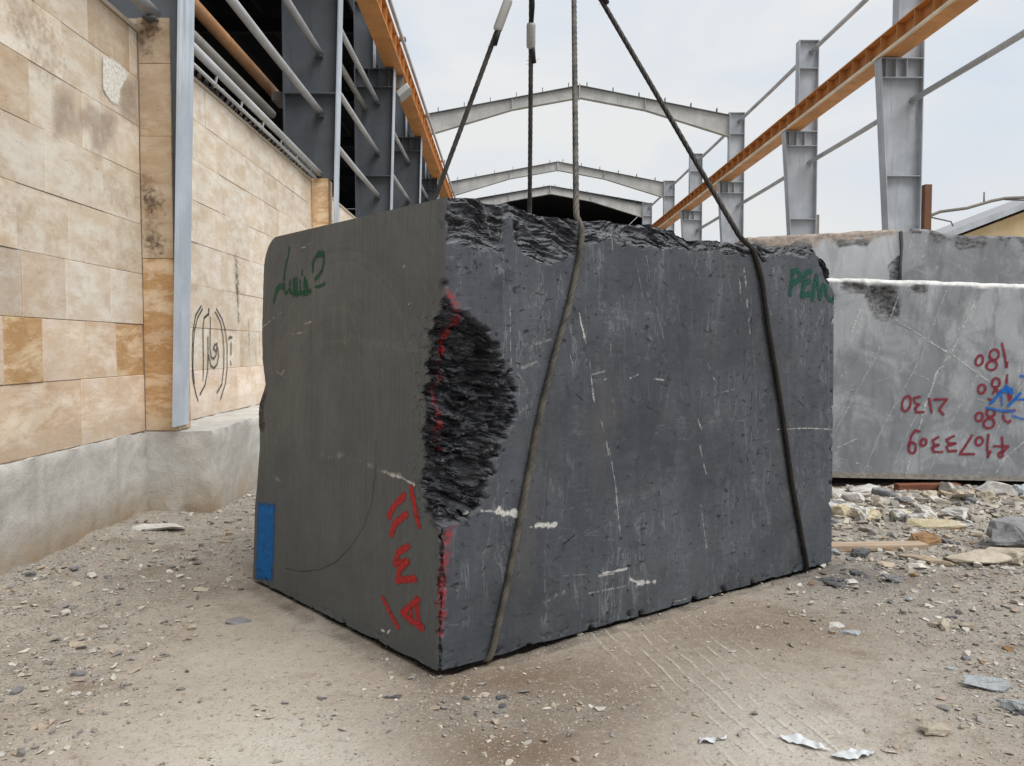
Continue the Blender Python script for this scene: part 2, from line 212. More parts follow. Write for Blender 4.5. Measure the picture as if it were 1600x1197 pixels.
def steel(name, c, rust=.25, rough=.5, dirt=.6):
    t = NT(name, rough, .35); co = t.coord('Object')
    n1 = t.noise(co, 1.3, 6, .6); n2 = t.noise(t.map(co, (9, 9, .7)), 1.5, 5, .6); n3 = t.noise(co, 6, 8, .65)
    col = t.mix(t.rng(n1, .35, .7), tuple(q*.82 for q in c), tuple(min(1, q*1.12) for q in c))
    col = t.mix(t.rng(n2, .5, .78, 0, dirt), col, tuple(q*.55 for q in c))
    col = t.mix(t.rng(n3, .60, .70, 0, rust), col, (.16, .07, .03)); col = t.mix(t.math('MULTIPLY', t.rng(n2, .58, .7), t.rng(n1, .5, .65, 0, rust*1.6)), col, (.20, .10, .05))
    t.color(col).normal(t.bump(n3, .12, .01)).rough(t.rng(n3, .3, .7, rough-.1, rough+.2))
    return t.m
M = {}
M['steel_light'] = steel('pale grey steel paint', (.45, .48, .52), .12)
M['steel_flange'] = steel('blue grey steel paint', (.50, .555, .63), .10)
M['steel_dark'] = steel('dark grey steel paint', (.125, .14, .16), .2)
M['pipe'] = steel('galvanised pipe', (.50, .52, .54), .1, .42, .3)
M['pipe_old'] = steel('old light pipe', (.42, .42, .39), .3, .5)
M['pipe_orange'] = steel('tan orange pipe', (.62, .33, .16), .3, .45)
M['orange'] = steel('orange crane paint', (.66, .31, .105), .2, .45, .45)
M['orange_dark'] = steel('shaded orange paint', (.50, .21, .065), .35, .5, .6)  # darker copy of the orange, carries the beam webs' shade in its colour
M['cream'] = steel('cream rail', (.78, .68, .52), .1, .5, .3)
M['rust'] = steel('rusty steel', (.17, .085, .05), .6, .8)
M['greypost'] = steel('weathered post', (.24, .22, .20), .5, .8)
M['ferrule'] = steel('aluminium ferrule', (.42, .42, .40), .1, .38)
M['lampmetal'] = steel('lamp metal', (.5, .52, .5), .1, .35)
M['black'] = NT('near black sheet', .8, .15).color((.012, .012, .016)).m
M['darkroof'] = NT('dark roof sheet', .7, .2).color((.022, .022, .026)).m
t = NT('dark coil', .6, .3); t.color(t.mix(t.rng(t.noise(t.coord(), 20), .45, .6), (.02, .02, .02), (.16, .15, .14))); M['coil'] = t.m
def ropemat(name, a, b):
    t = NT(name, .55, .4); co = t.coord()
    t.color(t.mix(t.rng(t.noise(co, 9, 6, .6), .35, .65), a, b)).normal(t.bump(t.noise(co, 160, 3), .3, .003)); return t.m
M['rope_old'] = ropemat('greased wire rope', (.030, .028, .025), (.095, .084, .066))
M['rope_grey'] = ropemat('grey wire rope', (.035, .033, .032), (.085, .08, .075))
M['rope_dark'] = ropemat('dark wire rope', (.008, .0075, .006), (.026, .022, .017))
M['rope_dark'] = M['rope_dark']
# ------------------------------------------------------------------ camera, sky, sun
cam = bpy.data.cameras.new('camera'); co_ = bpy.data.objects.new('camera', cam); COL.objects.link(co_)
cam.sensor_width = 36; cam.lens = 36*1260/1600; cam.clip_end = 2000; cam.clip_start = .05
co_.location = (0, 0, 1.4); co_.rotation_euler = (math.pi/2-math.atan(56.5/1260), 0, -math.atan(12/1260))
SC.camera = co_
SC.view_settings.view_transform = 'Standard'; SC.view_settings.look = 'None'; SC.view_settings.exposure = 0
SUN_EL, SUN_AZ = 56, 128       # high behind thin cloud; azimuth clockwise from +Y
W = bpy.data.worlds.new('World'); SC.world = W; W.use_nodes = True
wt = W.node_tree; bg = wt.nodes['Background']; bg.inputs['Strength'].default_value = .1
sky = wt.nodes.new('ShaderNodeTexSky'); sky.sky_type = 'NISHITA'; sky.sun_disc = False
sky.sun_elevation = R_(SUN_EL); sky.sun_rotation = R_(SUN_AZ); sky.air_density = 1.2; sky.dust_density = 2.5
tc = wt.nodes.new('ShaderNodeTexCoord')
mp = wt.nodes.new('ShaderNodeMapping'); mp.inputs['Scale'].default_value = (1.2, 1.2, 3.2); wt.links.new(tc.outputs['Generated'], mp.inputs['Vector'])
nz = wt.nodes.new('ShaderNodeTexNoise'); nz.inputs['Scale'].default_value = 2.1; nz.inputs['Detail'].default_value = 7; nz.inputs['Roughness'].default_value = .5
nz.inputs['Distortion'].default_value = .4
wt.links.new(mp.outputs[0], nz.inputs['Vector'])
rp = wt.nodes.new('ShaderNodeValToRGB'); wt.links.new(nz.outputs['Fac'], rp.inputs[0])
e = rp.color_ramp.elements; e[0].position = .33; e[0].color = (6.1, 7.3, 9.0, 1); e[1].position = .60; e[1].color = (8.9, 9.0, 9.0, 1)
sp = wt.nodes.new('ShaderNodeSeparateXYZ'); wt.links.new(tc.outputs['Generated'], sp.inputs[0])
mr = wt.nodes.new('ShaderNodeMapRange'); mr.inputs[1].default_value = .02; mr.inputs[2].default_value = .42; mr.inputs[3].default_value = 1; mr.inputs[4].default_value = 0
wt.links.new(sp.outputs[2], mr.inputs[0])
hz = wt.nodes.new('ShaderNodeMix'); hz.data_type = 'RGBA'; wt.links.new(mr.outputs[0], hz.inputs[0]); wt.links.new(rp.outputs[0], hz.inputs[6]); hz.inputs[7].default_value = (8.7, 8.65, 8.45, 1)
mx = wt.nodes.new('ShaderNodeMix'); mx.data_type = 'RGBA'; mx.inputs[0].default_value = .9
wt.links.new(sky.outputs[0], mx.inputs[6]); wt.links.new(hz.outputs[2], mx.inputs[7]); wt.links.new(mx.outputs[2], bg.inputs['Color'])
sl = bpy.data.lights.new('sun', 'SUN'); sl.energy = 3.0; sl.angle = R_(45); sl.color = (1, .965, .9)
so = bpy.data.objects.new('sun', sl); COL.objects.link(so)
d = Vector((math.sin(R_(SUN_AZ))*math.cos(R_(SUN_EL)), math.cos(R_(SUN_AZ))*math.cos(R_(SUN_EL)), math.sin(R_(SUN_EL))))
so.rotation_euler = d.to_track_quat('Z', 'Y').to_euler(); so.location = d*60
# ------------------------------------------------------------------ ground
def axis(lo, hi, st, far_lo, far_hi):
    a = list(np.arange(lo, hi, st)); s = st; q = lo
    pre = []
    while q > far_lo: s *= 1.35; q -= s; pre.append(q)
    post = []; s = st; q = a[-1]
    while q < far_hi: s *= 1.35; q += s; post.append(q)
    return np.array(pre[::-1]+a+post)
gx = axis(-4, 7, .028, -300, 300); gy = axis(1.6, 9.5, .028, -300, 600)
def gravelness(x, y):
    left = ss(-1.1, -2.2, x + .25*perlin(x*1.3, y*1.3, 3.3))
    right = ss(1.25, 2.3, x + .3*(y-5)*.25 + .4*perlin(x*1.1, y*1.1, 7.7))
    front = ss(2.6, 2.2, y)*ss(-.9, -1.6, x)
    chips = np.exp(-(((x-.0)/.5)**2+((y-3.05)/.22)**2))*.7
    return np.clip(np.maximum.reduce([left, right, front, chips]), 0, 1)
def in_block(x, y, m=0.0):
    e1 = np.array(BR[:2])-np.array(BN[:2]); e2 = np.array(BL[:2])-np.array(BN[:2]); det = e1[0]*e2[1]-e1[1]*e2[0]
    qx, qy = x-BN[0], y-BN[1]; s = (qx*e2[1]-qy*e2[0])/det; w = (e1[0]*qy-e1[1]*qx)/det
    return (s > -m) & (s < 1+m) & (w > -m) & (w < 1+m)
def ground_z(x, y):
    g = gravelness(x, y); near = ss(60, 20, np.hypot(x, y-5))
    z = .012*fbm(x*.9, y*.9, 1.5, 3) + .006*fbm(x*5, y*5, 2.2, 3)*(.35+g) + .007*g*ridged(x*9, y*9, 4.4, 3)
    rim = ss(.9, .0, np.abs(y-7.15))*ss(2.4, 3.2, x)*.035*(1+.5*fbm(x*2, y*2, 9.1, 3))
    foot = ss(.5, 0, np.abs(x+2.85))*ss(9, 6, y)*.05*(1+.6*fbm(x*3, y*3, 3.7, 3))
    flat = ss(-.10, .25, np.maximum(np.maximum(-1.6-x, x-2.2), np.maximum(3.2-y, y-6.6)))
    dip = .045*in_block(x, y, -.015)
    zz = (z+rim+foot)*near - .006 - dip
    # keep the pad under the hanging block low
    return zz
X, Y = np.meshgrid(gx, gy, indexing='ij'); Z = ground_z(X, Y)
nx, ny = X.shape; idx = np.arange(nx*ny).reshape(nx, ny)
Fq = np.stack([idx[:-1, :-1], idx[1:, :-1], idx[1:, 1:], idx[:-1, 1:]], -1).reshape(-1, 4)
G = gravelness(X, Y)
bx0 = np.array(BN[:2]); 
brown = np.exp(-(((X-.1)/.8)**2 + ((Y-3.25)/.45)**2)) + .8*np.exp(-(((X-.05)/.4)**2 + ((Y-2.75)/.4)**2)) + .8*np.exp(-(((X-1.25)/.9)**2+((Y-4.0)/.5)**2)) + .7*np.exp(-(((X+1.9)/.5)**2+((Y-4.7)/.35)**2))
pale = np.exp(-(((X+.7)/.62)**2+((Y-2.8)/.6)**2)) + .9*np.exp(-(((X-.95)/.42)**2+((Y-2.9)/.65)**2)) + .35*np.exp(-(((X+1.1)/.5)**2+((Y-3.7)/.4)**2))
dark = .9*np.exp(-(((X-2.1)/.55)**2+((Y-4.85)/.35)**2))+.75*(in_block(X, Y, .035)*(.6+.8*fbm(X*6, Y*6, 3.1, 3)))  # dark grit, plus a contact shadow painted along the block's foot
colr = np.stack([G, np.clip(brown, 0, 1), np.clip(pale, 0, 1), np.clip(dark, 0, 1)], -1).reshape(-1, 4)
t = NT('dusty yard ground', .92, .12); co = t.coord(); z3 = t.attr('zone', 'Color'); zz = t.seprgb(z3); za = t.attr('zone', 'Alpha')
big = t.noise(co, 1.4, 7, .62); mid = t.noise(co, 9, 8, .65); fine = t.noise(co, 75, 5, .7); vf = t.noise(co, 260, 3, .7)
base = t.mix(t.rng(big, .3, .7), (.375, .325, .272), (.50, .45, .388))
base = t.mix(t.rng(mid, .42, .75, 0, .6), base, (.27, .215, .16))
base = t.mix(t.math('MULTIPLY', zz[2], t.rng(mid, .2, .6, .5, 1)), base, (.60, .565, .505))
base = t.mix(t.math('MULTIPLY', zz[1], t.rng(big, .25, .6, .5, 1)), base, (.195, .145, .105))
grv = t.mix(t.rng(fine, .35, .68), (.20, .18, .16), (.45, .42, .37))
base = t.mix(t.math('MULTIPLY', zz[0], t.rng(mid, .3, .6, .35, .9)), base, grv)
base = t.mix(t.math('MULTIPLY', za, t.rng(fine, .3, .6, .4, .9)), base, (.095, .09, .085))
# light tyre rib lines pressed in the dust
sx = t.sep(co); uu = t.math('ADD', sx[0], t.math('MULTIPLY', sx[1], .22)); uu = t.math('ADD', uu, t.math('MULTIPLY', t.noise(co, 3, 3), .05))
band = t.math('MULTIPLY', t.rng(uu, 1.24, 1.34), t.rng(uu, 2.0, 1.88)); band = t.math('MULTIPLY', band, t.rng(sx[1], 4.3, 3.6)); 
wv = t.math('SINE', t.math('MULTIPLY', uu, 78.0)); lines = t.math('MULTIPLY', t.rng(wv, .62, 1.0), band); lines = t.math('MULTIPLY', lines, t.rng(t.noise(co, 5, 5, .6), .42, .58))
base = t.mix(t.math('MULTIPLY', lines, .40), base, (.68, .63, .56))
spk = t.voro(co, 55); base = t.mix(t.math('MULTIPLY', t.rng(spk, .14, .07, 0, .6), t.rng(big, .42, .6, .1, 1)), base, t.mix(t.rng(t.noise(co, 40, 2), .45, .55), (.10, .085, .07), (.55, .5, .44)))
g28 = t.noise(co, 26, 7, .74); base = t.mix(t.rng(g28, .53, .68, 0, .6), base, (.22, .17, .125)); base = t.mix(t.rng(g28, .46, .32, 0, .4), base, (.52, .465, .395)); base = t.mix(t.rng(fine, .55, .78, 0, .4), base, (.17, .14, .115)); base = t.mix(t.rng(fine, .4, .22, 0, .4), base, (.56, .5, .42))
damp = t.noise(co, 2.6, 8, .68, .5); base = t.mix(t.math('MULTIPLY', t.rng(damp, .52, .68, 0, .8), t.math('SUBTRACT', 1.0, zz[2])), base, (.225, .18, .138))
grit = t.voro(co, 140, 'F1', 'Color'); gr1 = t.seprgb(grit)[0]; base = t.mix(t.math('MULTIPLY', t.rng(gr1, .86, .99, 0, .5), t.rng(mid, .4, .6, .2, 1)), base, (.17, .14, .115)); base = t.mix(t.rng(gr1, .09, .0, 0, .45), base, (.58, .53, .46))
hgt = t.math('ADD', t.math('MULTIPLY', lines, .5), t.math('MULTIPLY', mid, .8)); hgt = t.math('ADD', hgt, t.math('ADD', t.math('MULTIPLY', fine, .5), t.math('MULTIPLY', vf, .22)))
t.color(base).normal(t.bump(hgt, .75, .022))
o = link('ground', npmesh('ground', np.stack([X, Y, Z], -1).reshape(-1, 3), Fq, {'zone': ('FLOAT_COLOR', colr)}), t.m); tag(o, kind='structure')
# loose gravel: past counting
def rock_template(n, seed):
    r = np.random.default_rng(seed); bm = bmesh.new()
    for _ in range(n):
        v = r.normal(size=3); v /= np.linalg.norm(v); v *= r.uniform(.8, 1.05); bm.verts.new(v)
    bmesh.ops.convex_hull(bm, input=bm.verts); bmesh.ops.triangulate(bm, faces=bm.faces)
    bm.verts.ensure_lookup_table()
    keep = [v for v in bm.verts if v.link_faces]; mp_ = {v: i for i, v in enumerate(keep)}
    V = np.array([v.co for v in keep]); Fc = np.array([[mp_[v] for v in f.verts] for f in bm.faces]); bm.free(); return V, Fc
TPL = [rock_template(9, 50+i) for i in range(10)]
Vs, Fs, Cs = [], [], []; off = 0
RUB = 5200; rx, ry = rng.uniform(2.3, 5.6, RUB), 7.75-2.9*rng.random(RUB)**1.5
PAL = np.array([(.42, .38, .32), (.30, .28, .26), (.20, .19, .19), (.50, .45, .37), (.12, .115, .12), (.38, .30, .22), (.58, .55, .5), (.33, .25, .19)])
cand = 90000; cnt = 0
yy = 2.05+7.2*rng.random(cand)**1.5; xx = (rng.random(cand)*2-1)*(yy*.72)+.1
dens = (.10+.35*ss(-.1, .5, fbm(xx*1.7, yy*1.7, 6.6, 3)))+.55*gravelness(xx, yy)**1.2
ok = (rng.random(cand) < dens) & ~in_block(xx, yy, -.01) & (xx > -2.9) & (yy < 7.75)
xx, yy = xx[ok], yy[ok]; n0_ = len(xx); k_ = ~in_block(rx, ry, .02); xx, yy = np.concatenate([xx, rx[k_]]), np.concatenate([yy, ry[k_]]); zg = ground_z(xx, yy); gg = gravelness(xx, yy)
for i_, (x, y, z0, g) in enumerate(zip(xx, yy, zg, gg)):
    s = min(.003+.0032*rng.pareto(2.2), .022)*(1 if g > .3 else .75)*(.75+.1*y)
    rub = i_ >= n0_
    if rub: s = min(.012+.013*rng.pareto(1.9), .065)*(1 if y > 6.3 else .7)
    V, Fc = TPL[rng.integers(10)]; sc = s*np.array([rng.uniform(.8, 1.7), rng.uniform(.7, 1.2), rng.uniform(.4, .8)]); a = rng.random()*6.28
    P = V*sc; c, q = math.cos(a), math.sin(a); P = np.stack([P[:, 0]*c-P[:, 1]*q, P[:, 0]*q+P[:, 1]*c, P[:, 2]], -1)+(x, y, z0+sc[2]*.35)
    Vs.append(P); Fs.append(Fc+off); off += len(P)
    k = PAL[(0, 3, 6, 6, 5, 1, 3, 2)[rng.integers(8)] if rub else rng.integers(len(PAL))]*rng.uniform(.75, 1.2); Cs.append(np.tile([*k, 1], (len(P), 1)))
t = NT('loose chippings', .9, .15); t.color(t.mix(.35, t.attr('tint', 'Color'), t.mix(t.noise(t.coord(), 90, 4), (.1, .09, .08), (.6, .56, .5)), 'MIX'))
o = link('gravel', npmesh('gravel', np.concatenate(Vs), np.concatenate(Fs), {'tint': ('FLOAT_COLOR', np.concatenate(Cs))}, False), t.m)
tag(o, 'loose grey and beige stone chippings strewn over the dusty ground', 'gravel', kind='stuff')
# ------------------------------------------------------------------ hanging stone block
LA, LB, HH = 2.9427, 1.87, 2.05
CN = {k: np.array(v) for k, v in BC.items()}
def tri(a, b, z):
    s, q, w = (np.asarray(a)/LA)[..., None], (np.asarray(b)/LB)[..., None], (np.asarray(z)/HH)[..., None]
    lo = CN['N']*(1-s)*(1-q)+CN['R']*s*(1-q)+CN['L']*(1-s)*q+CN['F']*s*q
    hi = CN['Nt']*(1-s)*(1-q)+CN['Rt']*s*(1-q)+CN['Lt']*(1-s)*q+CN['Ft']*s*q
    return lo*(1-w)+hi*w
TOPX = [0, .1, .5, .70, .76, .85, 1.1, 1.45, 1.55, 1.95, 2.2, 2.65, 2.8, 2.9, 2.95]
TOPD = [0, .012, .0, -.03, -.045, -.01, .018, -.004, -.05, -.022, -.03, .0, -.03, -.09, -.13]
CUTZ = [0, .3, .45, .6, .8, .90, .94, 1.0, 1.07, 1.14, 1.19, 1.26, 1.34, 1.5, 1.85, 2.05]
CUTB = [.01, .006, .002, .02, .035, .03, .012, .006, .012, .06, .085, .06, .03, .01, .0, .0]
def block_disp(a, b, z):
    a, b, z = [np.asarray(q, float) for q in (a, b, z)]
    wob = .022*fbm(a*11, b*11, z*11, 4)
    # right face (b = 0)
    fr = ss(.9, .0, b)
    sd = polysd(a, z, D['cavR'])+wob*1.0+.030*fbm(a*5, b*5, z*5+3, 3)-.03*ss(.1, .3, a)+.05*ss(.15, .3, a)*fbm(a*22, b*22, z*22, 3)
    m1 = ss(-.003, .006, sd)
    # split fibres run across the broken corner
    th = z+.25*a+.05*fbm(a*4, b*4, z*4, 3)
    lay = ridged(a*3.0+b*3.0, b*2+th*9, th*15, 4, .6)
    lay2 = fbm(a*9+b*9, b*9, th*26, 4, .6)
    lay3 = ridged(a*22+b*22, b*8, th*55, 3, .6)-.7
    fc = np.zeros(a.shape); k_ = ((m1 > 0) | (np.abs(polysd(b, z, D['cavL'])) < .2) & (a < .1)).ravel()
    if k_.any():
        A_, B_, T_ = (a+0*z+0*b).ravel()[k_], (b+0*a).ravel()[k_], th.ravel()[k_]
        f_ = .030*facet(A_*8+B_*8, B_*7, T_*21)+.012*facet(A_*21+B_*21, B_*17, T_*55+7); q_ = fc.ravel(); q_[k_] = f_; fc = q_.reshape(a.shape)
    d1 = m1*(fc*ss(0, .03, sd)+.014+.10*ss(0, .17, sd)+.014*(lay-.6)+.012*lay2*ss(0, .05, sd)+.006*lay3)
    m2 = np.zeros_like(a); d2 = np.zeros_like(a)
    for i, pl in enumerate(D['topP']+[[(1.45, 2.2), (1.45, 1.99), (1.62, 1.965), (1.80, 1.985), (1.80, 2.2)], [(2.18, 2.2), (2.18, 1.985), (2.4, 2.0), (2.55, 1.985), (2.7, 1.99), (2.7, 2.2)]]):
        s2 = polysd(a, z, pl)+wob*(.5 if i < 2 else 1.0)
        mk = ss(-.003, .010, s2); m2 = np.maximum(m2, mk)
        arc = z+(.18*a if i == 0 else (.9*(a-.45)**2 if i == 1 else .06*np.sin(a*9)))
        rr = ridged(a*4, arc*22+.8*fbm(a*5, b*5, z*5, 3), b*6, 3, .55)
        dep = (.03, .035, .035, .02, .03, .012, .012)[i]
        d2 = np.maximum(d2, mk*(.006+dep*ss(0, .10, s2)+.022*(rr-.5)*ss(0, .03, s2)+.006*fbm(a*16, b*16, arc*34, 4, .6)+.003*lay3))
    # chips along the arrises, and the splintered lower part of the near edge
    wv_ = .016+.020*np.clip(fbm(z*9, z*0+3.3, z*0, 4), -.6, 1); ed = ss(wv_, wv_*.45, a+b*1.0)*ss(.66, .60, z)
    def chip(d, amp, f):
        return np.clip(fbm(a*f, b*f, z*f, 3)-.22, 0, 1)*amp*ss(.05, 0, d)
    cr = chip(np.minimum(a, LA-a), .05, 14)+chip(z, .05, 12)
    flat = .0022*fbm(a*2.2, b*2.2, z*2.2, 3)+.0009*fbm(a*14, b*14, z*14, 3)
    rb = fr*(np.clip(d1, -.004, .2)+np.clip(d2, -.012, .12)+cr+flat+.012*ed*(1+lay2))
    # left face (a = 0)
    fl = ss(.7, 0, a); wb_, wa_ = np.clip(1-b/.45, 0, 1)**2, np.clip(1-a/.40, 0, 1)**2; bs = b+rb*wb_
    sdl = polysd(bs, z, D['cavL'])+wob*.45+.012*fbm(b*6, z*6, 4.4, 3)
    ml = ss(-.003, .006, sdl)
    ra = fl*(ml*(.012+.05*ss(0, .12, sdl)+.010*(lay-.6)+.8*fc)+.012*ed*(1+lay2)+chip(z, .04, 13)+.0016*fbm(a*2, b*2, z*2, 3)+.0006*fbm(a*16, b*90, z*2, 2))
    # far edge of the left face is nibbled away
    cut = np.interp(z, CUTZ, CUTB)*ss(.8, 0, a)+.003*fbm(a*9, b*2, z*14, 3)
    rnd = .19*(1-np.sqrt(1-.98*np.clip((b-(LB-.17))/.17, 0, 1)**2))*ss(1.2, .0, a)
    topd = np.interp(a, TOPX, TOPD)*ss(.75, .0, b)*ss(.0, .03, a)+.012*ss(.02, .2, a)*fbm(a*5, b*4, 1.1, 4)+.012*fbm(a*3, b*3, 5.5, 3)*ss(0, .2, a)
    a2 = a+ra*wa_; b2 = b+rb*wb_; b2 = b2-cut*np.clip(b/LB, 0, 1)**6
    z2 = z*(1+(topd-rnd)/HH*np.clip(z/HH, 0, 1)**6)
    under = .012*np.clip(fbm(a*5, b*5, 2.2, 3), 0, 1)
    z2 = z2+under*ss(.05, 0, z)
    nb_, na_ = ss(.035, .0, b), ss(.035, .0, a)
    rough = np.maximum(np.maximum(m1*nb_, m2*nb_), ml*na_)
    rough = np.maximum(rough, ed)
    rough = np.maximum(rough, ss(.004, .012, cr)*nb_)
    rough = np.maximum(rough, ss(.085, .05, LB-b+.03*fbm(a*9, b*9, z*12, 3))*ss(.89, .93, z)*ss(1.18, 1.10, z)*ss(.2, .0, a))
    dust = ss(1.72, 1.80, z)  # height ramp only, lifts the tone of the top strip
    tone = np.clip(.40+.4*lay2+.3*(lay-.6)+.35*lay3+5*fc, 0, 1)*(.76+.24*dust)*(1-ss(.10, .05, LB-b)*.8)  # dust here is just the height ramp, paler towards the top
    return a2, b2, z2, rough, tone
NA, NB, NZ = 537, 341, 373
aa, bb, zz_ = np.linspace(0, LA, NA), np.linspace(0, LB, NB), np.linspace(0, HH, NZ); ah, bh, zh = aa[::2], bb[::2], zz_[::2]
Vl, Fl, Ul, Cl = [], [], [], []; off = 0
def add_face(A, B, Zc, flip, left):
    global off
    a2, b2, z2, rg, tn = block_disp(A, B, Zc); P = tri(a2, b2, z2)
    n, m = A.shape; ii = np.arange(n*m).reshape(n, m)+off
    q = np.stack([ii[:-1, :-1], ii[1:, :-1], ii[1:, 1:], ii[:-1, 1:]], -1).reshape(-1, 4)
    if flip: q = q[:, ::-1]
    red = np.zeros_like(A)
    if left is not None:
        for pl, w in (([(a_+(.052 if z_ < 1.6 else .0), z_) for a_, z_ in D['redLine']], .022), (D['redLine2'], .026)):
            dd = segdist(A-B*.6, Zc, pl)+.014*fbm(A*30, B*30, Zc*30, 3)
            red = np.maximum(red, ss(w, w*.3, dd)*np.clip(.75+.9*fbm(A*9, B*9, Zc*9, 3), 0, 1))
        red *= ss(.10, .06, B)
    Vl.append(P.reshape(-1, 3)); Fl.append(q); Ul.append(np.stack([A, B, Zc], -1).reshape(-1, 3))
    Cl.append(np.stack([rg, red, np.full_like(A, 1.0 if left else 0.0), tn], -1).reshape(-1, 4)); off += n*m
A, Zc = np.meshgrid(aa, zz_, indexing='ij'); add_face(A, 0*A, Zc, False, False)
A, Zc = np.meshgrid(ah, zh, indexing='ij'); add_face(A, 0*A+LB, Zc, True, None)
B, Zc = np.meshgrid(bb, zz_, indexing='ij'); add_face(0*B, B, Zc, True, True)
B, Zc = np.meshgrid(bh, zh, indexing='ij'); add_face(0*B+LA, B, Zc, False, None)
A, B = np.meshgrid(ah, bh, indexing='ij'); add_face(A, B, 0*A, True, None); add_face(A, B, 0*A+HH, False, None)
t = NT('dark marble block', .6, .35); uv = t.attr('uvw', 'Vector'); mk = t.attr('mask', 'Color'); ms = t.seprgb(mk); tone = t.attr('mask', 'Alpha')
n1 = t.noise(uv, 1.6, 6, .6); n2 = t.noise(uv, 5.5, 8, .68); n3 = t.noise(uv, 45, 5, .65)
st = t.noise(t.map(uv, (150, 150, 2.2)), 1, 4, .6); st2 = t.noise(t.map(uv, (38, 38, 1.1)), 1, 4, .6); fib = t.noise(t.map(uv, (14, 14, 2.2), rot=(0, .22, 0)), 1, 6, .65, .6)
sz = t.sep(uv)
left = t.mix(t.rng(n1, .3, .7), (.096, .108, .117), (.130, .143, .147))
left = t.mix(t.rng(st, .45, .68, 0, .45), left, (.052, .051, .049)); left = t.mix(t.rng(st2, .5, .72, 0, .4), left, (.068, .063, .057)); left = t.mix(t.rng(n2, .55, .75, 0, .35), left, (.125, .128, .127)); left = t.mix(t.math('MULTIPLY', t.rng(t.noise(t.map(uv, (60, 60, 9), rot=(.9, 0, 0)), 1, 4, .6), .68, .76), .5), left, (.24, .235, .22))
bx_ = t.math('SUBTRACT', sz[1], .95); bz_ = t.math('SUBTRACT', sz[2], 1.0); rad = t.math('SQRT', t.math('ADD', t.math('MULTIPLY', bx_, bx_), t.math('MULTIPLY', bz_, bz_)))
arcs = t.noise(t.map(t.n('ShaderNodeCombineXYZ').outputs[0], (1, 1, 1)), 1); cmb = t.n('ShaderNodeCombineXYZ'); t.set(cmb.inputs[0], t.math('MULTIPLY', rad, 26.0)); t.set(cmb.inputs[1], t.math('MULTIPLY', sz[2], .8)); an = t.noise(cmb.outputs[0], 1, 4, .65)
left = t.mix(t.rng(an, .52, .68, 0, .28), left, (.060, .065, .067)); left = t.mix(t.rng(an, .46, .32, 0, .22), left, (.17, .175, .172)); left = t.mix(t.rng(t.noise(uv, 2.1, 6, .6, .4), .52, .7, 0, .4), left, (.078, .076, .070))
left = t.mix(t.math('MULTIPLY', t.rng(sz[2], 1.5, .1), .5), left, (.076, .086, .089))
right = t.mix(t.rng(n1, .32, .68), (.040, .046, .058), (.074, .082, .099))
right = t.mix(t.rng(fib, .38, .62, 0, .45), right, (.040, .043, .051)); right = t.mix(t.rng(fib, .62, .76, 0, .15), right, (.11, .118, .135))
right = t.mix(t.rng(n2, .53, .70, 0, .4), right, (.10, .108, .122)); right = t.mix(t.rng(n2, .48, .30, 0, .7), right, (.026, .028, .034)); right = t.mix(t.rng(t.noise(uv, 2.6, 5, .6), .52, .7, 0, .4), right, (.082, .080, .078)); right = t.mix(t.rng(sz[2], .55, .0, 0, .35), right, (.052, .062, .066))
dg = t.noise(t.map(uv, (8, 8, 1.5), rot=(0, .38, 0)), 1, 6, .6, .5); right = t.mix(t.math('MULTIPLY', t.rng(t.math('ABSOLUTE', t.math('SUBTRACT', dg, .5)), .014, .0), t.rng(n1, .42, .58, .0, .6)), right, (.18, .19, .20))
dh = t.noise(t.map(uv, (2.2, 2.2, 15), rot=(0, .12, 0)), 1, 6, .62, .5); right = t.mix(t.math('MULTIPLY', t.rng(t.math('ABSOLUTE', t.math('SUBTRACT', dh, .56)), .012, .0), t.rng(n2, .48, .62, 0, .5)), right, (.2, .21, .22))
pn = t.noise(t.map(uv, (20, 20, 34)), 1, 5, .62, .4); right = t.mix(t.math('MULTIPLY', t.rng(pn, .60, .64), t.rng(n1, .38, .55, .3, 1)), right, (.016, .016, .018))
cld = t.noise(uv, 1.1, 5, .55, .6); right = t.mix(t.rng(cld, .54, .70, 0, .35), right, (.10, .107, .122)); right = t.mix(t.rng(cld, .48, .34, 0, .55), right, (.027, .030, .038))
stn = t.noise(t.map(uv, (3.5, 3.5, .55)), 1, 6, .6); right = t.mix(t.rng(stn, .54, .72, 0, .35), right, (.095, .090, .082))
spk2 = t.noise(uv, 26, 6, .72); right = t.mix(t.rng(spk2, .54, .70, 0, .5), right, (.028, .031, .038)); right = t.mix(t.rng(spk2, .44, .30, 0, .35), right, (.125, .133, .15))
scr = t.noise(t.map(uv, (95, 95, 1.2), rot=(0, .06, 0)), 1, 3, .6); right = t.mix(t.math('MULTIPLY', t.rng(scr, .70, .80), t.rng(n1, .45, .62, .0, .4)), right, (.23, .23, .24))
smooth = t.mix(ms[2], right, left)
smooth = t.mix(t.rng(n3, .6, .8, 0, .3), smooth, (.05, .05, .05))
rn = t.noise(t.map(uv, (22, 22, 46)), 1, 7, .7); wrp = t.n('ShaderNodeVectorMath', operation='ADD'); t.set(wrp.inputs[0], t.map(uv, (34, 34, 80))); t.set(wrp.inputs[1], t.noise(uv, 30, 4, .6, 0, 'Color')); fac = t.voro(wrp.outputs[0], 1, 'F1', 'Color'); fcr = t.seprgb(fac)[0]; fcd = t.voro(wrp.outputs[0], 1, 'F1', 'Distance')
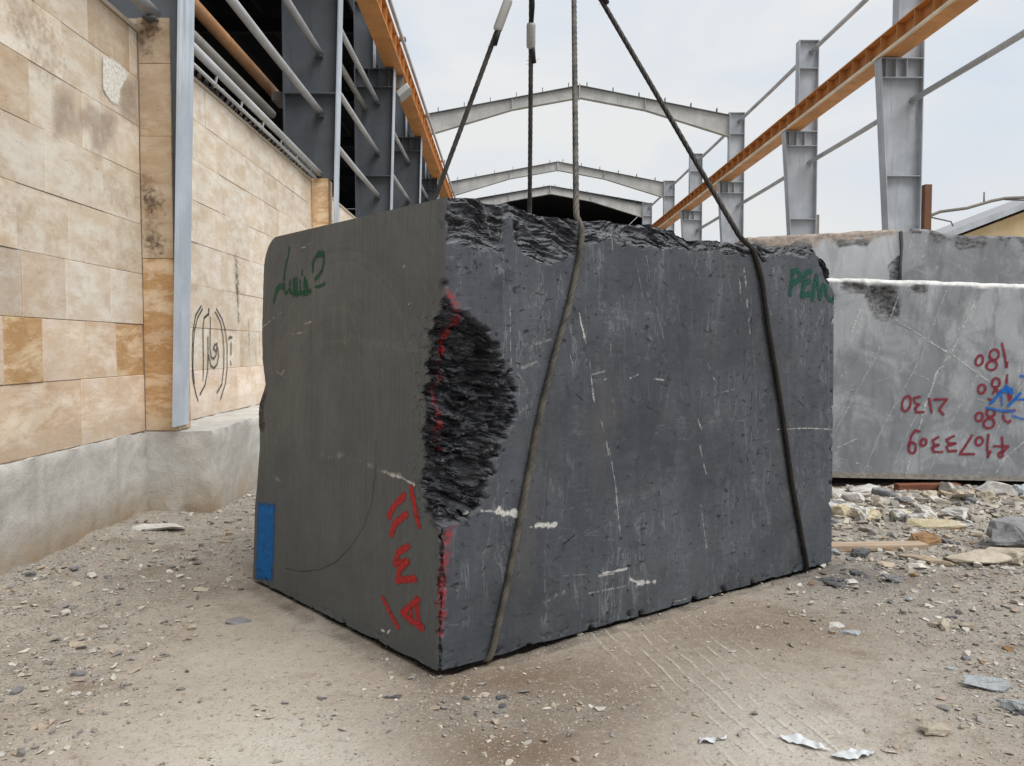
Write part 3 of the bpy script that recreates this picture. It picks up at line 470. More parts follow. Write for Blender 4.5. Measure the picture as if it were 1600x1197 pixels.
rgh = t.mix(t.rng(tone, .22, .9), (.0075, .008, .010), (.058, .062, .075)); rgh = t.mix(t.rng(fcr, .75, .98, 0, .5), rgh, (.10, .108, .13)); rgh = t.mix(t.rng(rn, .62, .76, 0, .7), rgh, (.17, .178, .20)); rgh = t.mix(t.rng(fcr, .4, .1, 0, .6), rgh, (.009, .009, .011)); geo = t.n('ShaderNodeNewGeometry'); rgh = t.mix(t.math('MULTIPLY', t.rng(t.sep(geo.outputs['Normal'])[2], .35, .9, 0, .75), t.rng(sz[2], 1.70, 1.85, .12, 1)), rgh, (.17, .176, .185)); rgh = t.mix(t.rng(rn, .45, .3, 0, .8), rgh, (.008, .008, .01))  # paler flecks paint glints on the fracture; up-facing facets are paled too
col = t.mix(ms[0], smooth, rgh)
col = t.mix(t.math('MULTIPLY', ms[1], t.rng(rn, .35, .6, .95, .25)), col, (.30, .018, .022))
h = t.math('ADD', t.math('MULTIPLY', n3, .35), t.math('MULTIPLY', t.math('MULTIPLY', st, ms[2]), .35)); h = t.math('ADD', h, t.math('MULTIPLY', t.math('ADD', t.math('MULTIPLY', rn, 2.2), t.math('MULTIPLY', fcd, 1.6)), ms[0]))
t.color(col).normal(t.bump(h, .5, .012)).rough(t.math('ADD', t.rng(n2, .3, .7, .5, .72), t.math('MULTIPLY', ms[0], -.24)))
block = link('stone_block', (_bm_ := npmesh('stone_block', np.concatenate(Vl), np.concatenate(Fl), {'uvw': ('FLOAT_VECTOR', np.concatenate(Ul)), 'mask': ('FLOAT_COLOR', np.concatenate(Cl))})), t.m)
_r = np.concatenate(Cl)[:, 0][np.concatenate(Fl)].mean(1); _bm_.polygons.foreach_set('use_smooth', _r < .55)
tag(block, 'huge dark grey quarried stone block with broken black corner, hanging in wire rope slings', 'stone block', kind='thing')
# painted and natural marks that follow the block's surface
def spray(name, c, grain=60, solid=.25, rough=.7):
    t = NT(name, rough, .25); co = t.attr('uvw', 'Vector'); n = t.noise(co, grain, 4, .7); al = t.attr('cover')
    t.color(t.mix(t.rng(n, .3, .7), tuple(q*.75 for q in c), tuple(min(1, q*1.2) for q in c)))
    t.alpha(t.math('MULTIPLY', al, t.rng(n, .28, .28+.35*(1-solid)+.02, solid, 1))); return t.m
def right_map(s, q, off):
    a2, b2, z2, _, _ = block_disp(s, 0*s, q); return tri(a2, b2, z2)+np.array(NRM_R)*off, np.stack([s, 0*s, q], -1)
def left_map(s, q, off):
    t0 = s
    for _ in range(3): t0 = np.clip(t0+(s-block_disp(0*t0, t0, q)[1]), 0, LB)
    a2, b2, z2, _, _ = block_disp(0*s, t0, q); return tri(a2, b2, z2)+np.array(NRM_L)*off, np.stack([0*s, s, q], -1)
def marks(name, fmap, strokes, m, parent, off=.003, cell=.004, soft=.5, jit=.25, lim=None, brk=0, area=0):
    """strokes: (polyline, width, strength) in surface metres -> one thin conforming mesh"""
    Vv, Ff, Aa, Uu = [], [], [], []; o0 = 0
    for k, (pl, w, it) in enumerate(strokes):
        p = np.array(pl); r = w*.5; lo = p.min(0)-r*1.5-cell; hi = p.max(0)+r*1.5+cell
        n0, n1_ = int((hi[0]-lo[0])/cell)+2, int((hi[1]-lo[1])/cell)+2
        S, Q = np.meshgrid(lo[0]+cell*np.arange(n0), lo[1]+cell*np.arange(n1_), indexing='ij')
        dd = segdist(S, Q, pl)+jit*r*fbm(S*28+k, Q*28, .5+k*3.1, 3)
        al = it*ss(r, r*(1-soft), dd)
        if area: al = it*ss(-soft, soft, polysd(S, Q, pl)+.008*fbm(S*20, Q*20, .5, 3))
        if brk: al = al*ss(-.35, .35, fbm(S*16+k*5, Q*16, 8.5+k*1.7, 4)+.12)
        if lim is not None: al = np.where(lim(S, Q), al, 0)
        kp = np.zeros((n0-1, n1_-1), bool)
        for i in (0, 1):
            for j in (0, 1): kp |= al[i:n0-1+i, j:n1_-1+j] > .02
        if not kp.any(): continue
        ii = np.arange(n0*n1_).reshape(n0, n1_)
        q = np.stack([ii[:-1, :-1], ii[1:, :-1], ii[1:, 1:], ii[:-1, 1:]], -1)[kp]
        us, inv = np.unique(q, return_inverse=True)
        P, U = fmap(S.ravel()[us], Q.ravel()[us], off+.00012*(k % 9)); Vv.append(P); Uu.append(U); Aa.append(al.ravel()[us]); Ff.append(inv.reshape(-1, 4)+o0); o0 += len(us)
    o = link(name, npmesh(name, np.concatenate(Vv), np.concatenate(Ff), {'cover': ('FLOAT', np.concatenate(Aa)), 'uvw': ('FLOAT_VECTOR', np.concatenate(Uu))}), m, parent)
    return o
onR = lambda S, Q: (S < LA-.004) & (S > .004) & (Q < HH)
onL = lambda S, Q: (S < LB-.004) & (S > .004) & (Q < HH-.01) & (Q > .01)
g_ = spray('green spray paint', (.006, .062, .042), 70, .5)
marks('green_lettering', right_map, [(p, .046, .97) for p in D['greenR']], g_, block, .0018, lim=onR, soft=.55)
marks('green_lettering', left_map, [(p, w*2.2, .95) for p, w in D['greenL']], spray('faded green spray paint', (.012, .085, .05), 70, .35), block, .0018, lim=onL, soft=.75)
marks('red_figures', left_map, [(p, w*1.42, .97) for p, w in D['redL']], spray('red spray paint', (.38, .028, .028), 50, .55), block, .0018, lim=onL, soft=.45)
marks('blue_stripe', left_map, [([(1.600, .052), (1.815, .008), (1.818, .462), (1.60, .49)], .03, .95)], spray('blue spray paint', (.004, .125, .40), 24, .6), block, .0018, lim=onL, soft=.018, area=1)
mv_ = spray('white calcite', (.62, .61, .58), 120, .35)
for p, w, i in D['veinR']: marks('white_vein', right_map, [(p, w*1.25, i*.85)], mv_, block, .0011, .0032, soft=.8, jit=.9, lim=onR, brk=(i < .7))
for p, w, i in D['veinL']: marks('white_vein', left_map, [(p, w*1.15, i)], mv_, block, .0011, .0032, soft=.9, jit=.9, lim=onL, brk=(i < .8))
mc_ = spray('open cracks', (.012, .012, .014), 90, .3)
for p, w in D['crackR']: marks('dark_crack', right_map, [(p, w*1.1, .75)], mc_, block, .0009, .0035, soft=.8, jit=1.1, lim=onR, brk=1)
marks('saw_arc', left_map, [(D['arcL'][0], .009, .4)], spray('saw mark', (.02, .019, .018), 40, .6), block, .0009, .0035, soft=.8, jit=.2, lim=onL)
# ------------------------------------------------------------------ wire rope slings and hook
def rope_mesh(path, R, lay=.26, step=.007):
    P = [Vector(p) for p in path]
    def cr(p0, p1, p2, p3, t): return .5*((2*p1)+(p2-p0)*t+(2*p0-5*p1+4*p2-p3)*t*t+(3*p1-p0-3*p2+p3)*t**3)
    pts = []
    for i in range(len(P)-1):
        p0, p1, p2, p3 = P[max(i-1, 0)], P[i], P[i+1], P[min(i+2, len(P)-1)]
        n = max(2, int((p2-p1).length/step))
        L1 = (p2-p1).length
        a = p1+(p2-p0)*0 if i == 0 else p1
        # keep long straights straight: limit the tangent length
        m1 = ((p2-p0).normalized()*min(L1, .5*(p2-p0).length)) if i else (p2-p1)
        m2 = ((p3-p1).normalized()*min(L1, .5*(p3-p1).length)) if i < len(P)-2 else (p2-p1)
        for k in range(n):
            s = k/n; s2, s3 = s*s, s*s*s
            pts.append(p1*(2*s3-3*s2+1)+m1*(s3-2*s2+s)*.6+p2*(-2*s3+3*s2)+m2*(s3-s2)*.6)
    pts.append(P[-1]); V = []; prev = None; dist = 0; K = 36
    for i, p in enumerate(pts):
        tg = (pts[min(i+1, len(pts)-1)]-pts[max(i-1, 0)]).normalized()
        if prev is None: prev = tg.orthogonal().normalized()
        u = (prev-tg*prev.dot(tg)).normalized(); prev = u; w = tg.cross(u)
        if i: dist += (p-pts[i-1]).length
        tw = dist/lay*2*math.pi
        for k in range(K):
            th = 2*math.pi*k/K; r = R*(.70+.36*abs(math.cos(3*(th-tw/1.0)))**.8)
            q = p+(u*math.cos(th)+w*math.sin(th))*r; V.append(q)
    n = len(pts); ii = np.arange(n*K).reshape(n, K); j = np.roll(ii, -1, 1)
    F = np.stack([ii[:-1], j[:-1], j[1:], ii[1:]], -1).reshape(-1, 4)
    return npmesh('rope', np.array(V), F)
def onface(a, z, off=.017): return tuple(tri(a, 0*a, z)+np.array(NRM_R)*off)
def sling(label, front, top, rear_s, rear_top, mat1, mat2, ferr, dropped=.0):
    """one wire rope loop: hook > front of block > under it > up the back > hook"""
    g = thing('wire_rope_sling', label, 'rope sling', tuple(top[0]), 'wire rope slings around the hanging block')
    fr = [Vector(onface(np.float64(a), np.float64(z), o)) for a, z, o in front]
    rs = rear_s*LA
    back = [Vector(tri(np.float64(rs+.05), np.float64(LB), np.float64(z)))-Vector(NRM_R)*o for z, o in ((.0, .004), (.15, .02), (1.2, .02), (2.0, .022))]
    rt_ = Vector(tri(np.float64(rs), np.float64(LB), np.float64(2.05)))+Vector((0, 0, .012))
    free1 = [Vector(top[0]), Vector(top[0]).lerp(fr[0], .5)]+fr
    free1 += [Vector(tri(np.float64(front[-1][0]), np.float64(.05), np.float64(0)))+Vector((0, 0, -.011)), Vector(tri(np.float64(front[-1][0]), np.float64(.9), np.float64(0)))+Vector((0, 0, -.011))]
    link('rope', rope_mesh(free1, .0142), mat1, g)
    under = [free1[-1], back[0]+Vector(NRM_R)*.25, back[0]]
    link('rope', rope_mesh(under, .0145), mat2, g)
    link('rope', rope_mesh(back+[rt_, rt_.lerp(Vector(top[1]), .5), Vector(top[1])], .0150), mat2, g)
    # pressed sleeve with the rope's cut end below it
    for (end, base) in ferr:
        a, b = Vector(top[end]), (rt_ if end else fr[0]); dr = (b-a).normalized(); side = Vector((.018, -.012, 0))
        c = a+dr*base[0]
        mb = MB(); mb.tube([c-dr*.006, c, c+dr*.012, c+dr*(base[1]-.012), c+dr*base[1], c+dr*(base[1]+.005)], [.018, .026, .029, .029, .026, .018], 20)
        mb.build('ferrule', M['ferrule'], g)
        e0 = c+dr*base[1]; mb = MB()
        mb.tube([c-dr*.22+side*.2, c-dr*.1+side*.4, c], .016, 12)
        mb.tube([e0-dr*.01+side*.5, e0+dr*.05+side*.7, e0+dr*.10+side*1.25], [.017, .018, .013], 12)
        for k in range(7):
            dv = Vector((random.uniform(-1, 1), random.uniform(-1, 1), random.uniform(-.5, .3)))
            mb.tube([e0+dr*.06+side*.8, e0+dr*.085+side+dv*.02, e0+dr*.08+side+dv*.055], .0009, 5)
        mb.build('frayed_end', M['rope_dark'], g)
    return g
HKC = [(.7496, 2.055, -.02), (.7632, 1.985, .004), (.7453, 1.8559, .012), (.6778, 1.6072, .017), (.5923, 1.3626, .017), (.5134, 1.0929, .017), (.4277, .7095, .017), (.3442, .3332, .017), (.2619, .03, .017), (.25, .0, .006)]
HKD = [(1.9955, 2.065, -.02), (2.0859, 1.9837, .010), (2.162, 1.8087, .017), (2.2158, 1.583, .017), (2.3507, 1.1182, .017), (2.491, .5521, .017), (2.648, .03, .017), (2.65, .0, .006)]
TA, TB_, TC, TD = (.183, 5.0, 3.924), (.168, 5.03, 3.924), (.416, 4.97, 3.926), (.338, 5.0, 3.925)
sling('brown greased wire rope sling crossing the block face nearest its broken corner', HKC, (TC, TA), .352, None, M['rope_old'], M['rope_grey'], [(1, (.42, .19))])
sling('blackened wire rope sling passing down the block face beside the green lettering PEN', HKD, (TD, TB_), .6835, None, M['rope_dark'], M['rope_grey'], [(1, (.51, .145)), (0, (.36, .10))])
hk = thing('crane_hook', 'black steel crane hook gathering the rope slings above the dark block', 'hook', (.28, 5.0, 3.9))
mb = MB(); pts = [(.28+.17*math.sin(a)*1.0, 5.0, 4.04-.17*math.cos(a)) for a in [R_(v) for v in range(-70, 181, 12)]]
mb.tube(pts, [.035+.02*math.sin(math.pi*min(1, i/12)) for i in range(len(pts))], 16); mb.tube([(.28, 5, 4.21), (.28, 5, 4.42)], .05, 16); mb.build('hook', M['black'], hk)
mb = MB(); mb.box(.06, .50, 4.87, 5.13, 4.42, 4.86); mb.build('pulley_block', M['orange_dark'], hk, .04)
for x in (.12, .44): mb = MB(); mb.tube([(x, 5, 4.85), (x+.02, 5, 9)], .011, 8); mb.build('hoist_rope', M['rope_grey'], hk)
# ------------------------------------------------------------------ stone clad wall on a concrete footing
XW = -3.0; ROWS = [.70, 1.17, 1.585, 2.0, 2.41, 2.815, 3.21, 3.60, 3.97]
t = NT('travertine tiles', .6, .3); tc_ = t.attr('tcol', 'Color'); on = t.attr('tcol', 'Alpha'); of = t.attr('toff', 'Vector'); co = t.coord()
big = t.noise(co, .9, 6, .6); md = t.noise(t.map(of, (3, 3, 8)), 1, 8, .68, .15); fn = t.noise(t.map(of, (13, 13, 34)), 1, 6, .72, .1); cl = t.noise(of, 4.2, 8, .66, .3)
c0 = t.mix(t.rng(md, .36, .62), tc_, t.mix(1, tc_, (.84, .76, .67), 'MULTIPLY')); c0 = t.mix(t.rng(cl, .52, .75, 0, .6), c0, t.mix(1, tc_, (.72, .62, .56), 'MULTIPLY'))
c0 = t.mix(t.rng(cl, .42, .25, 0, .5), c0, (.74, .67, .56)); c0 = t.mix(t.rng(fn, .56, .70, 0, .6), c0, t.mix(1, tc_, (.58, .48, .39), 'MULTIPLY'))
ox = t.noise(t.map(of, (1.7, 1.7, 4.6), rot=(.3, 0, 0)), 1.2, 9, .72, .35); oc = t.ramp(ox, [(.28, (.86, .79, .66)), (.42, (.78, .66, .49)), (.52, (.52, .33, .16)), (.60, (.64, .47, .28)), (.70, (.47, .28, .13)), (.80, (.72, .58, .42))])
dv = t.noise(t.map(of, (1.1, 1.1, 7), rot=(.32, 0, 0)), 1.3, 8, .7, .5); oc = t.mix(t.rng(dv, .54, .66, 0, .65), oc, (.56, .36, .17)); oc = t.mix(t.rng(dv, .45, .36, 0, .5), oc, (.82, .74, .62)); c1 = t.mix(.55, oc, t.mix(1, oc, tc_, 'MULTIPLY')); c0 = t.mix(on, c0, c1)
blt = t.noise(co, 2.3, 8, .7, .3); c0 = t.mix(t.rng(blt, .54, .68, 0, .4), c0, t.mix(1, c0, (.70, .60, .52), 'MULTIPLY')); c0 = t.mix(t.rng(blt, .46, .32, 0, .45), c0, (.80, .74, .64)); drp = t.noise(t.map(co, (5, 5, .45)), 1, 6, .65); c0 = t.mix(t.rng(drp, .58, .74, 0, .4), c0, t.mix(1, c0, (.62, .54, .47), 'MULTIPLY')); c0 = t.mix(t.rng(big, .5, .72, 0, .45), c0, t.mix(1, c0, (.62, .55, .49), 'MULTIPLY'))
szz = t.sep(co); c0 = t.mix(t.rng(szz[2], 1.0, .68, 0, .35), c0, (.36, .31, .25))
ho = t.math('ADD', t.math('MULTIPLY', fn, .5), t.math('MULTIPLY', t.rng(t.voro(t.map(of, (20, 20, 45)), 1), .12, .2), .25))
t.color(c0).normal(t.bump(ho, .22, .006)).rough(t.rng(md, .3, .7, .5, .7)); M['tile'] = t.m
t = NT('tile grout', .9, .1); t.color((.50, .43, .35)); M['grout'] = t.m
t = NT('rough concrete', .9, .15); co = t.coord(); a = t.noise(co, 1.8, 7, .62); b = t.noise(co, 14, 7, .65); c = t.noise(t.map(co, (6, 6, .8)), 1.2, 5, .6); v = t.voro(co, 38)
cc = t.mix(t.rng(a, .3, .7), (.43, .425, .405), (.57, .555, .52)); cc = t.mix(t.rng(c, .5, .74, 0, .3), cc, (.33, .315, .28)); cc = t.mix(t.rng(t.noise(co, 5, 8, .7), .5, .66, 0, .45), cc, (.36, .34, .30)); cc = t.mix(t.rng(b, .58, .75, 0, .4), cc, (.25, .23, .20)); cc = t.mix(t.rng(v, .09, .05, 0, .7), cc, (.10, .09, .08))
z_ = t.sep(co)[2]; cc = t.mix(t.math('MULTIPLY', t.rng(z_, .38, .02), t.rng(a, .3, .6, .3, 1)), cc, (.36, .28, .20)); cc = t.mix(t.rng(t.noise(co, 3.1, 4), .6, .7, 0, .5), cc, (.56, .54, .50))
t.color(cc).normal(t.bump(t.math('ADD', b, t.math('MULTIPLY', t.noise(co, 60, 4), .5)), .5, .014)); M['concrete'] = t.m
def rough_box(x0, x1, y0, y1, z0, z1, res, fn, attrs=False):
    """box grid whose points are moved by fn(P, u) ; returns V, F, U"""
    V, F, U = [], [], []; o = 0; n = [max(2, int((b_-a_)/res)+1) for a_, b_ in ((x0, x1), (y0, y1), (z0, z1))]
    ax = [np.linspace(a_, b_, k) for (a_, b_), k in zip(((x0, x1), (y0, y1), (z0, z1)), n)]
    for d in range(3):
        e1_, e2_ = [(1, 2), (0, 2), (0, 1)][d]
        for side in (0, 1):
            g1, g2 = np.meshgrid(ax[e1_], ax[e2_], indexing='ij'); P = np.zeros(g1.shape+(3,)); P[..., d] = ax[d][-side]; P[..., e1_] = g1; P[..., e2_] = g2
            P[..., d] = ax[d][-1] if side else ax[d][0]
            m_ = g1.shape; ii = np.arange(g1.size).reshape(m_)+o; q = np.stack([ii[:-1, :-1], ii[1:, :-1], ii[1:, 1:], ii[:-1, 1:]], -1).reshape(-1, 4)
            if (side == 0) != (d == 1): q = q[:, ::-1]
            F.append(q); U.append(P.reshape(-1, 3)); o += g1.size
    U = np.concatenate(U); return fn(U), np.concatenate(F), U
def concrete_fn(x0, x1, z1):
    def fn(U):
        P = U.copy(); x, y, z = U.T
        nzv = .007*fbm(x*2.4, y*2.4, z*2.4, 4)+.007*fbm(x*13, y*13, z*13, 3)-.03*np.clip(fbm(x*7, y*7, z*7, 3)-.45, 0, 1)
        P[:, 0] += np.where(x > (x0+x1)/2, nzv-.022*ss(z1-.04, z1, z)*np.clip(.5+1.3*fbm(x*6, y*6, z*6, 3), 0, 2), 0)
        P[:, 2] += np.where(z > z1-.01, .016*fbm(x*4, y*4, 2.2, 4)-.004, 0); P[:, 1] += np.where((x > x0+.1) & (y < U[:, 1].min()+.01), nzv, 0)
        return P
    return fn
TC_ = {'cream': (.80, .735, .635), 'beige': (.76, .69, .585), 'tan': (.60, .495, .38), 'grey': (.70, .645, .57), 'pink': (.75, .655, .555), 'pale': (.82, .765, .68), 'onyx': (.98, .80, .60), 'onyxp': (1.0, .92, .85), 'onyxd': (.8, .6, .4)}
def tiles(spec):
    """spec: (plane, s0, s1, z0, z1, colour, onyx) -> V, F, colour, offset ; plane 'x' faces +X, 'y' faces -Y"""
    V, F, Cc, O = [], [], [], []
    for pl, c_, s0, s1, z0, z1, col, ony in spec:
        g = .0016; s0 += g; s1 -= g; z0 += g; z1 -= g; dp = c_+rng.uniform(-.004, .004)*(1 if pl == 'x' else -1); bk = .03; e = .003
        k = np.array(TC_[col])*rng.uniform(.93, 1.06); off = rng.uniform(0, 60, 3); b0 = len(V)
        for dd, ins in ((0, e), (1, 0), (2, 0)):
            for s, z in ((s0+ins, z0+ins), (s1-ins, z0+ins), (s1-ins, z1-ins), (s0+ins, z1-ins)):
                dpt = (0, e, bk)[dd]; p = (dp-dpt, s, z) if pl == 'x' else (s, dp+dpt, z); V.append(p); Cc.append((*k, ony)); O.append((off[0]+p[0]*.3, off[1]+p[1]+(p[0] if pl == 'y' else 0), off[2]+p[2]))
        F.append((b0, b0+1, b0+2, b0+3))
        for r in (0, 4):
            for i in range(4): j = (i+1) % 4; F.append((b0+r+j, b0+r+i, b0+r+4+i, b0+r+4+j))
    F = np.array(F)
    return V, F, Cc, O
def tile_part(name, spec, parent):
    V, F, Cc, O = tiles(spec); me = npmesh(name, V, F, {'tcol': ('FLOAT_COLOR', Cc), 'toff': ('FLOAT_VECTOR', O)}, False)
    bm = bmesh.new(); bm.from_mesh(me); bmesh.ops.recalc_face_normals(bm, faces=bm.faces); bm.to_mesh(me); bm.free()
    return link(name, me, M['tile'], parent)
def row_spec(y0, y1, kinds, ztop=True):
    sp_ = []
    for r in range(8):
        y = y0-rng.uniform(0, .5)
        while y < y1:
            L_ = rng.uniform(.6, .98) if y0 > 0 else rng.uniform(.58, .85); a_, b_ = max(y, y0), min(y+L_, y1); y += L_
            if b_-a_ < .05: continue
            if b_ > y1-.12: b_ = y1; y = y1+1
            k, on_ = kinds(r); sp_.append(('x', XW, a_, b_, ROWS[r], ROWS[r+1], k, on_))
    return sp_
# near bay: the lower two courses are laid out as photographed, the rest vary
def near_kind(r): return random.choice(['cream', 'beige', 'grey', 'cream', 'tan']), 0.0
spec = [q for q in row_spec(-1.0, 6.74, near_kind) if q[4] > 1.9]
for r, lst in ((0, [(-1, .4, 'onyxp', .55), (.4, 1.6, 'onyxp', .6), (1.6, 2.9, 'onyxp', .6), (2.9, 4.2, 'onyxp', .6), (4.2, 5.74, 'onyxp', .62), (5.74, 6.74, 'onyxp', .5)]),
               (1, [(-1, .6, 'onyx', .7), (.6, 2, 'cream', .3), (2, 3.4, 'onyx', .7), (3.4, 4.86, 'pink', .25), (4.86, 5.27, 'onyx', .95), (5.27, 5.82, 'onyxp', .45), (5.82, 6.27, 'onyxp', .55), (6.27, 6.74, 'onyx', .9)]),
               (2, [(-1, .5, 'cream', 0), (.5, 1.7, 'pale', 0), (1.7, 3.1, 'cream', 0), (3.1, 4.4, 'cream', 0), (4.4, 5.07, 'grey', 0), (5.07, 5.57, 'pink', .12), (5.57, 6.2, 'pale', 0), (6.2, 6.74, 'pale', 0)])):
    for y0, y1, k, on_ in lst: spec.append(('x', XW, y0, y1, ROWS[r], ROWS[r+1], k, on_))
def wall_bay(label, y0, y1, spec, xf, pil, foot_y0, foot_y1, ptop):
    w = thing('stone_wall', label, 'wall', (XW, (y0+y1)/2, 0), 'stone clad walls along the shed')
    tile_part('stone_cladding', spec, w)
    mb = MB(); mb.box(XW-.28, XW-.012, y0, y1, .3, ROWS[-1]-.004); mb.build('wall_core', M['grout'], w)
    mb = MB(); mb.box(XW-.32, XW+.012, y0, y1-.002, ROWS[-1], ROWS[-1]+.035); mb.build('coping', M['grout'], w)
    V, F, U = rough_box(XW-.4, xf, foot_y0, foot_y1, -.3, .70, .04, concrete_fn(XW-.4, xf, .70))
    link('concrete_footing', npmesh('concrete_footing', V, F), M['concrete'], w)
    if pil:
        yp, zr, cols = pil; sp_ = [('y', yp, XW+.002, XW+.262, a_, b_, k, on_) for a_, b_, (k, on_) in zip(zr, zr[1:], cols)]
        sp_ += [('x', XW+.262, yp+.032, yp+.30, a_, b_, k, on_) for a_, b_, (k, on_) in zip(zr, zr[1:], cols)]
        p_ = tile_part('pilaster', sp_, w); mb = MB(); mb.box(XW-.2, XW+.25, yp+.012, yp+.31, .3, zr[-1]-.004); mb.build('pilaster_core', M['grout'], p_).location = (0, 0, 0)
    return w
w1 = wall_bay('travertine clad wall with orange banded courses beside the blue striped side of the block', -1.0, 6.74, spec, XW+.02,
    (6.745, [.70, 2.13, 3.13, 3.72, 4.09], [('onyxd', .95), ('tan', .08), ('tan', .1), ('tan', .05)]), -1.0, 6.745, 4.1)
def far_kind(r): return (random.choice(['onyxp', 'cream', 'onyxp']), .28) if r == 0 else (random.choice(['cream', 'pale', 'pale', 'beige']), 0.0)
w2 = wall_bay('pale travertine wall bearing the black bracketed graffiti', 7.06, 12.7, row_spec(7.06, 12.7, far_kind), -2.46,
    (12.705, [.70, 2.0, 3.0, 4.02], [('onyxd', .9), ('onyx', .8), ('onyx', .75)]), 6.745, 12.7, 4.04)
w3 = wall_bay('farthest stretch of stone wall, mostly hidden behind the hanging block', 13.02, 30.6, row_spec(13.02, 30.6, far_kind), -2.46, None, 12.7, 30.6, 4)
# marks on the wall
def wall_map(x):
    def f(s, q, off): return np.stack([0*s+x+off, s, q], -1), np.stack([0*s, s, q], -1)
    return f
marks('graffiti', wall_map(XW), [(p, .034 if i < 9 else .04, .85) for i, p in enumerate(D['graf'])], spray('black spray paint', (.03, .028, .027), 60, .65), w2, .005, .006, soft=.75, jit=.2)
def pil_map(y):
    def f(s, q, off): return np.stack([s, 0*s+y-off, q], -1), np.stack([s, 0*s, q], -1)
    return f
st_ = spray('brown seep stain', (.17, .12, .08), 14, .05, .85)
marks('stain', wall_map(XW), [([(9.1, 2.35), (9.12, 1.95)], .22, .55), ([(9.12, 2.2), (9.15, 1.7)], .09, .6), ([(9.5, 1.7), (9.52, 1.3)], .08, .35), ([(9.9, 1.72), (9.93, 1.32)], .07, .3)], st_, w2, .004, .012, soft=1, jit=.8)
marks('stain', wall_map(XW), [([(5.0, 3.6), (5.4, 3.3)], .5, .3), ([(4.4, 2.6), (5.0, 2.2)], .5, .18), ([(6.2, 2.6), (6.5, 2.5)], .25, .2)], spray('grey brown wall stain', (.25, .19, .14), 9, .0, .85), w1, .004, .012, soft=1, jit=.9)
marks('peeled_patch', wall_map(XW), [([[6.144, 3.564], [6.272, 3.6], [6.426, 3.6], [6.564, 3.572], [6.495, 3.49], [6.417, 3.405], [6.38, 3.276], [6.257, 3.269], [6.142, 3.319]], .03, .97)], spray('white skim patch', (.80, .77, .70), 40, .55, .85), w1, .006, .008, soft=.012, area=1)
mv3 = spray('mauve damp stain', (.40, .31, .25), 7, .15, .85)
for pl_ in ([[6.452, 3.476], [6.722, 3.604], [6.704, 3.212], [6.461, 3.211], [6.379, 3.271]], [[5.468, 2.805], [5.48, 3.069], [5.593, 3.155], [5.706, 3.138], [5.75, 2.997], [5.839, 3.09], [5.931, 3.162], [6.04, 3.148], [6.184, 3.18], [6.355, 3.191], [6.286, 3.017], [6.042, 2.795], [5.971, 2.843], [5.941, 2.982], [5.808, 2.969], [5.661, 2.886]]):
    marks('stain', wall_map(XW), [(pl_, .03, .5)], mv3, w1, .005, .008, soft=.07, area=1)
marks('stain', pil_map(6.745), [([(-2.92, 4.02), (-2.86, 3.98)], .16, .6), ([(-2.97, 3.95), (-2.93, 3.8)], .12, .5), ([(-2.94, 2.62), (-2.86, 2.58)], .16, .55), ([(-2.93, 2.3), (-2.85, 2.22)], .15, .5), ([(-2.95, 2.75), (-2.9, 2.2)], .2, .3)], spray('dark mould stain', (.10, .065, .045), 22, .0, .85), w1, .005, .006, soft=1, jit=.9)
# ------------------------------------------------------------------ steel columns
def column(label, Yc, sgn, xo, xi0, z0, xi1, zb, xu, zt, web_m, fl_m, stiff, cleats, group):
    """tapered crane column: xo outer face, xi0>xi1 inner face from z0 to bracket height zb, xu upper part"""
    g = thing('steel_column', label, 'steel column', (xo, Yc, 0), group)
    th = .020; f = lambda *a: sorted(a)
    xi = lambda z: xi0+(xi1-xi0)*(z-z0)/(zb-z0)
    MB().prism([(xo-sgn*0+sgn*th, z0), (xi(z0)-sgn*th, z0), (xi1-sgn*th, zb-.02), (xo+sgn*th, zb-.02)], Yc-.007, Yc+.007).build('web', web_m, g)
    MB().prism([(xi0-sgn*th, z0), (xi0, z0), (xi1, zb), (xi1-sgn*th, zb)], Yc-.15, Yc+.15).build('inner_flange', fl_m, g)
    a, b = f(xo, xo+sgn*th); MB().box(a, b, Yc-.151, Yc+.151, z0, zt).build('outer_flange', web_m if sgn > 0 else fl_m, g)
    a, b = f(xo+sgn*th+.001*sgn, xu-sgn*th-.001*sgn); MB().box(a, b, Yc-.006, Yc+.006, zb+.001, zt-.02).build('upper_web', web_m, g)
    a, b = f(xu, xu-sgn*th); MB().box(a, b, Yc-.15, Yc+.15, zb+.002, zt).build('upper_flange', fl_m, g)
    a, b = f(xo+sgn*(th+.002), xi1-sgn*(th+.002)); MB().box(a, b, Yc-.149, Yc+.149, zb-.02, zb-.001).build('bracket_plate', web_m, g)
    for z in stiff:
        e_ = xi(z)-sgn*(th+.012) if z < zb else xu-sgn*(th+.002)
        a, b = f(xo+sgn*(th+.002), e_)
        MB().box(a, b, Yc-.145, Yc-.0075, z-.008, z+.008).build('stiffener', web_m, g)
    for q in (.12, .33, .56):
        x = xi1-sgn*(th+q); MB().box(x-.006, x+.006, Yc-.143, Yc-.0075, zb-.42+.009, zb-.021).build('stiffener', web_m, g)
    a, b = f(xo+sgn*(th+.002), xu-sgn*(th+.002)); MB().box(a, b, Yc-.149, Yc+.149, zt-.019, zt-.002).build('cap_plate', web_m, g)
    for x, z in cleats:
        MB().box(x-.05, x+.05, Yc-.13, Yc-.0076, z-.078, z-.062).build('pipe_bracket', web_m, g)
    return g
LY = [6.78, 12.75, 18.75, 24.75, 30.75, 36.95, 43.2, 49.8]; RY = [11.7, 17.7, 23.6, 30.75, 37.2, 43.2, 49.8]
LX = lambda z: 0
bayz = lambda i: [(-2.87, 4.13)] if i == 0 else ([(-2.85, 5.94), (-2.85, 5.03)] if i == 1 else [(-2.88, 7.0), (-2.9, 5.85), (-2.9, 4.87)])
